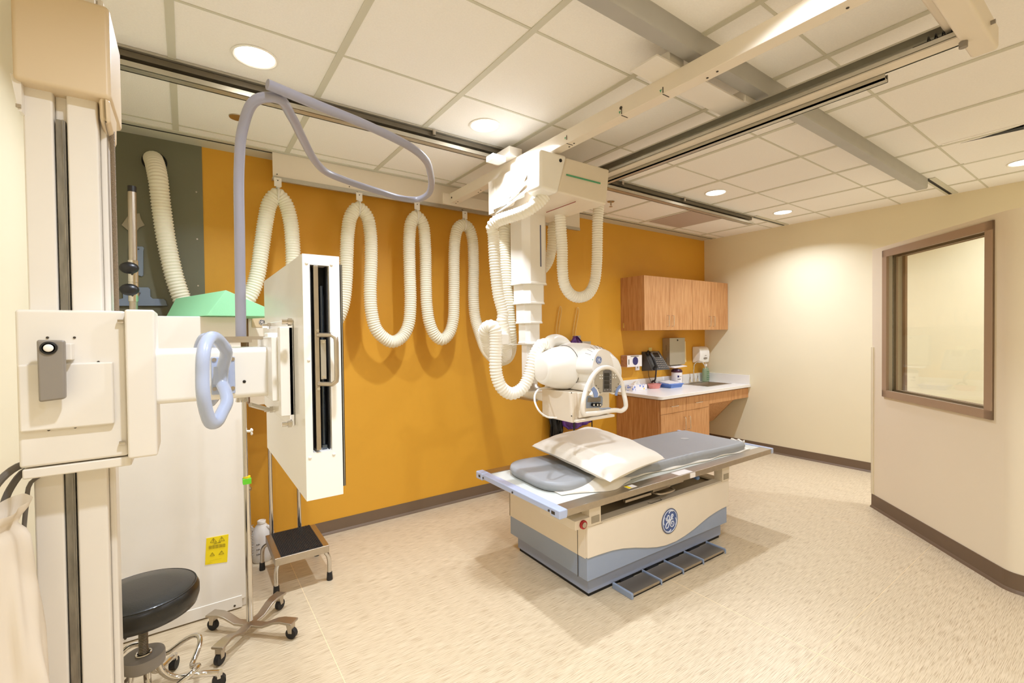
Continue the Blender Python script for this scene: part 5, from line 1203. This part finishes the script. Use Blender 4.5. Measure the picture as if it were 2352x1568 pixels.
b = B(); b.hexa([(4.17, 3.49, ZK), (4.40, 3.47, ZK), (4.41, 3.58, ZK), (4.18, 3.60, ZK)], [(4.17, 3.49, ZK+.065), (4.40, 3.47, ZK+.065), (4.41, 3.58, ZK+.065), (4.18, 3.60, ZK+.065)]); b.done('carton', floral(), tx, bevel=.002)
b = B(); b.shell(lambda u, v: V((4.22+.12*u, 3.51+.05*v+.01*math.sin(9*u), ZK+.066+.05*math.sin(PI*u)*(1-.5*v)+.006*math.sin(23*u))), lambda u, v: V((4.22+.12*u, 3.52+.045*v, ZK+.064)), 12, 4); b.done('pulled_tissue', M_LINEN, tx)
# ================================================================== APRON HOOKS AND APRONS
def hook(p0, p1, label):
    t = thing('hook_rail', (p0.x, 3.60, p1.z), label, 'hook')
    d_ = p1-p0; b = B(); w_ = .017
    b.tube([p1+V((-w_, -.06, -.06)), p1+V((-w_, 0, 0)), p0+V((-w_, 0, -.03)), p0+V((-w_*.6, 0, -.005)), p0+V((0, 0, .003)), p0+V((w_*.6, 0, -.005)), p0+V((w_, 0, -.03)), p1+V((w_, 0, 0)), p1+V((w_, -.06, -.06))], .0042, n=8)
    b.done('wire_loop', mat('cream_wire_'+label[:4], (226, 190, 120), .4), t)
hook(at(1287, 704, y=3.612), at(1281, 768, y=3.60), 'long looped wire hook on the orange wall left of its twin')
hook(at(1327, 706, y=3.612), at(1319, 775, y=3.60), 'long looped wire hook on the orange wall holding the purple apron')
def apron(name, pts_top, x0, x1, z0, z1, y, m, trim, label, cat, pw=.010):
    t = thing(name, ((x0+x1)/2, 3.55, z0), label, cat)
    def f(sg):
        def g_(u, v):
            z = z0+(z1-z0)*v; w0 = 1 if v < .78 else max(.08, 1-(v-.78)/.22*.92)
            xc = (x0+x1)/2+(pts_top-(x0+x1)/2)*max(0, (v-.6)/.4)
            hw = (x1-x0)/2*w0
            if v < .12: hw *= (1-.35*(1-v/.12)**2)
            x = xc+(2*u-1)*hw; dz = .05*(u-.5)*(1 if v < .1 else 0)
            yy = y+.012*math.sin(13*u+3*v)+.010*math.sin(24*u*1.3-16*v)+.007*math.sin(31*v+4*u)
            return V((x, yy+sg*.008, z+dz+(.02*(2*u-1)**2 if v < .05 else 0)))
        return g_
    b = B(); b.shell(f(-1), f(1), 28, 60); b.done('apron_body', m, t, angle=80)
    edge = [f(0)(i/16, 0) for i in range(17)]+[f(0)(1, i/30) for i in range(1, 24)]
    B().tube([p-V((0, .004, 0)) for p in edge], pw, n=8).done('piping', trim, t)
    edge = [f(0)(0, i/30) for i in range(0, 24)]
    B().tube([p-V((0, .004, 0)) for p in edge], pw, n=8).done('piping', trim, t)
    return t
ap = apron('lead_apron', at(1322, 775, y=3.53).x, 3.12, 3.61, .515, 1.47, 3.53, M_PURPLE, M_PURPD, 'shiny purple lead apron hanging behind the x-ray tube head', 'apron')
b = B()
for u in (1317, 1358):
    a = at(u, 955, y=3.505); c = at(u+1, 1012, y=3.505); b.bar(V((a.x, 3.498, .9)), V((c.x, 3.498, .40)), .022 if u < 1340 else .014, .004, up=(0, 1, 0))
b.done('black_straps', M_BLACK, ap)
ap2 = apron('lead_apron', at(1285, 775, y=3.55).x, 2.99, 3.16, .40, 1.46, 3.565, M_BLACK, M_BLACK, 'black lead apron hanging left of the purple one', 'apron', .006)
hx = thing('glove_holder', (3.6, 3.5, 1.27), 'beige sheet metal wall holder with black clips above the tube head', 'wall holder')
q = [at(1230+u/12.06, 690+v/12.06, y=3.50) for u, v in ((1300, 1130), (1530, 1130), (1530, 1330), (1300, 1330))]
b = B(); b.hexa([q[3], q[2], V((q[2].x+.1, 3.628, q[2].z)), V((q[3].x, 3.628, q[3].z))], [q[0], q[1], V((q[1].x+.02, 3.628, q[1].z)), V((q[0].x, 3.628, q[0].z))]); b.box(q[0].x, q[1].x-.03, 3.622, 3.628, q[0].z, q[0].z+.06); b.done('holder_body', M_PANEL, hx, bevel=.002)
b = B(); a = at(1368, 806, y=3.45); c = at(1380, 800, y=3.40); b.bar(a-V((.02, 0, .03)), c, .018, .012); b.bar(at(1366, 804, y=3.46), at(1374, 812, y=3.46), .012, .01); b.done('black_clips', M_BLACK, hx, bevel=.002)
# ================================================================== CONTROL BOOTH behind the window
bd = thing('booth_counter', (5.3, -.2, 0), 'pale counter seen through the window in the control booth', 'counter')
b = B(); b.box(5.2, 5.843, -1.2, .55, .80, .83); b.box(5.25, 5.843, -1.15, .50, 0, .80); b.done('counter_body', M_CREAM, bd)
# ================================================================== CAMERA, WORLD, RENDER
cd = bpy.data.cameras.new('camera'); cam = bpy.data.objects.new('camera', cd); COL.objects.link(cam)
cd.sensor_width = 36; cd.sensor_fit = 'HORIZONTAL'; cd.lens = F/2352*36; cd.clip_start = .02
M_ = Matrix((AR, AU, -AF)).transposed().to_4x4(); cam.matrix_world = Matrix.Translation(CAM) @ M_
sc = bpy.context.scene; sc.camera = cam
wd = bpy.data.worlds.new('world'); sc.world = wd; wd.use_nodes = True
wd.node_tree.nodes['Background'].inputs[0].default_value = (.95, .95, .95, 1); wd.node_tree.nodes['Background'].inputs[1].default_value = .02
sc.view_settings.view_transform = 'Standard'; sc.view_settings.look = 'None'; sc.view_settings.gamma = 1; sc.view_settings.use_curve_mapping = False
sc.view_settings.exposure = -0.08
sc.cycles.max_bounces = 12; sc.cycles.diffuse_bounces = 8; sc.cycles.use_denoising = True
sc.cycles.sample_clamp_indirect = 6
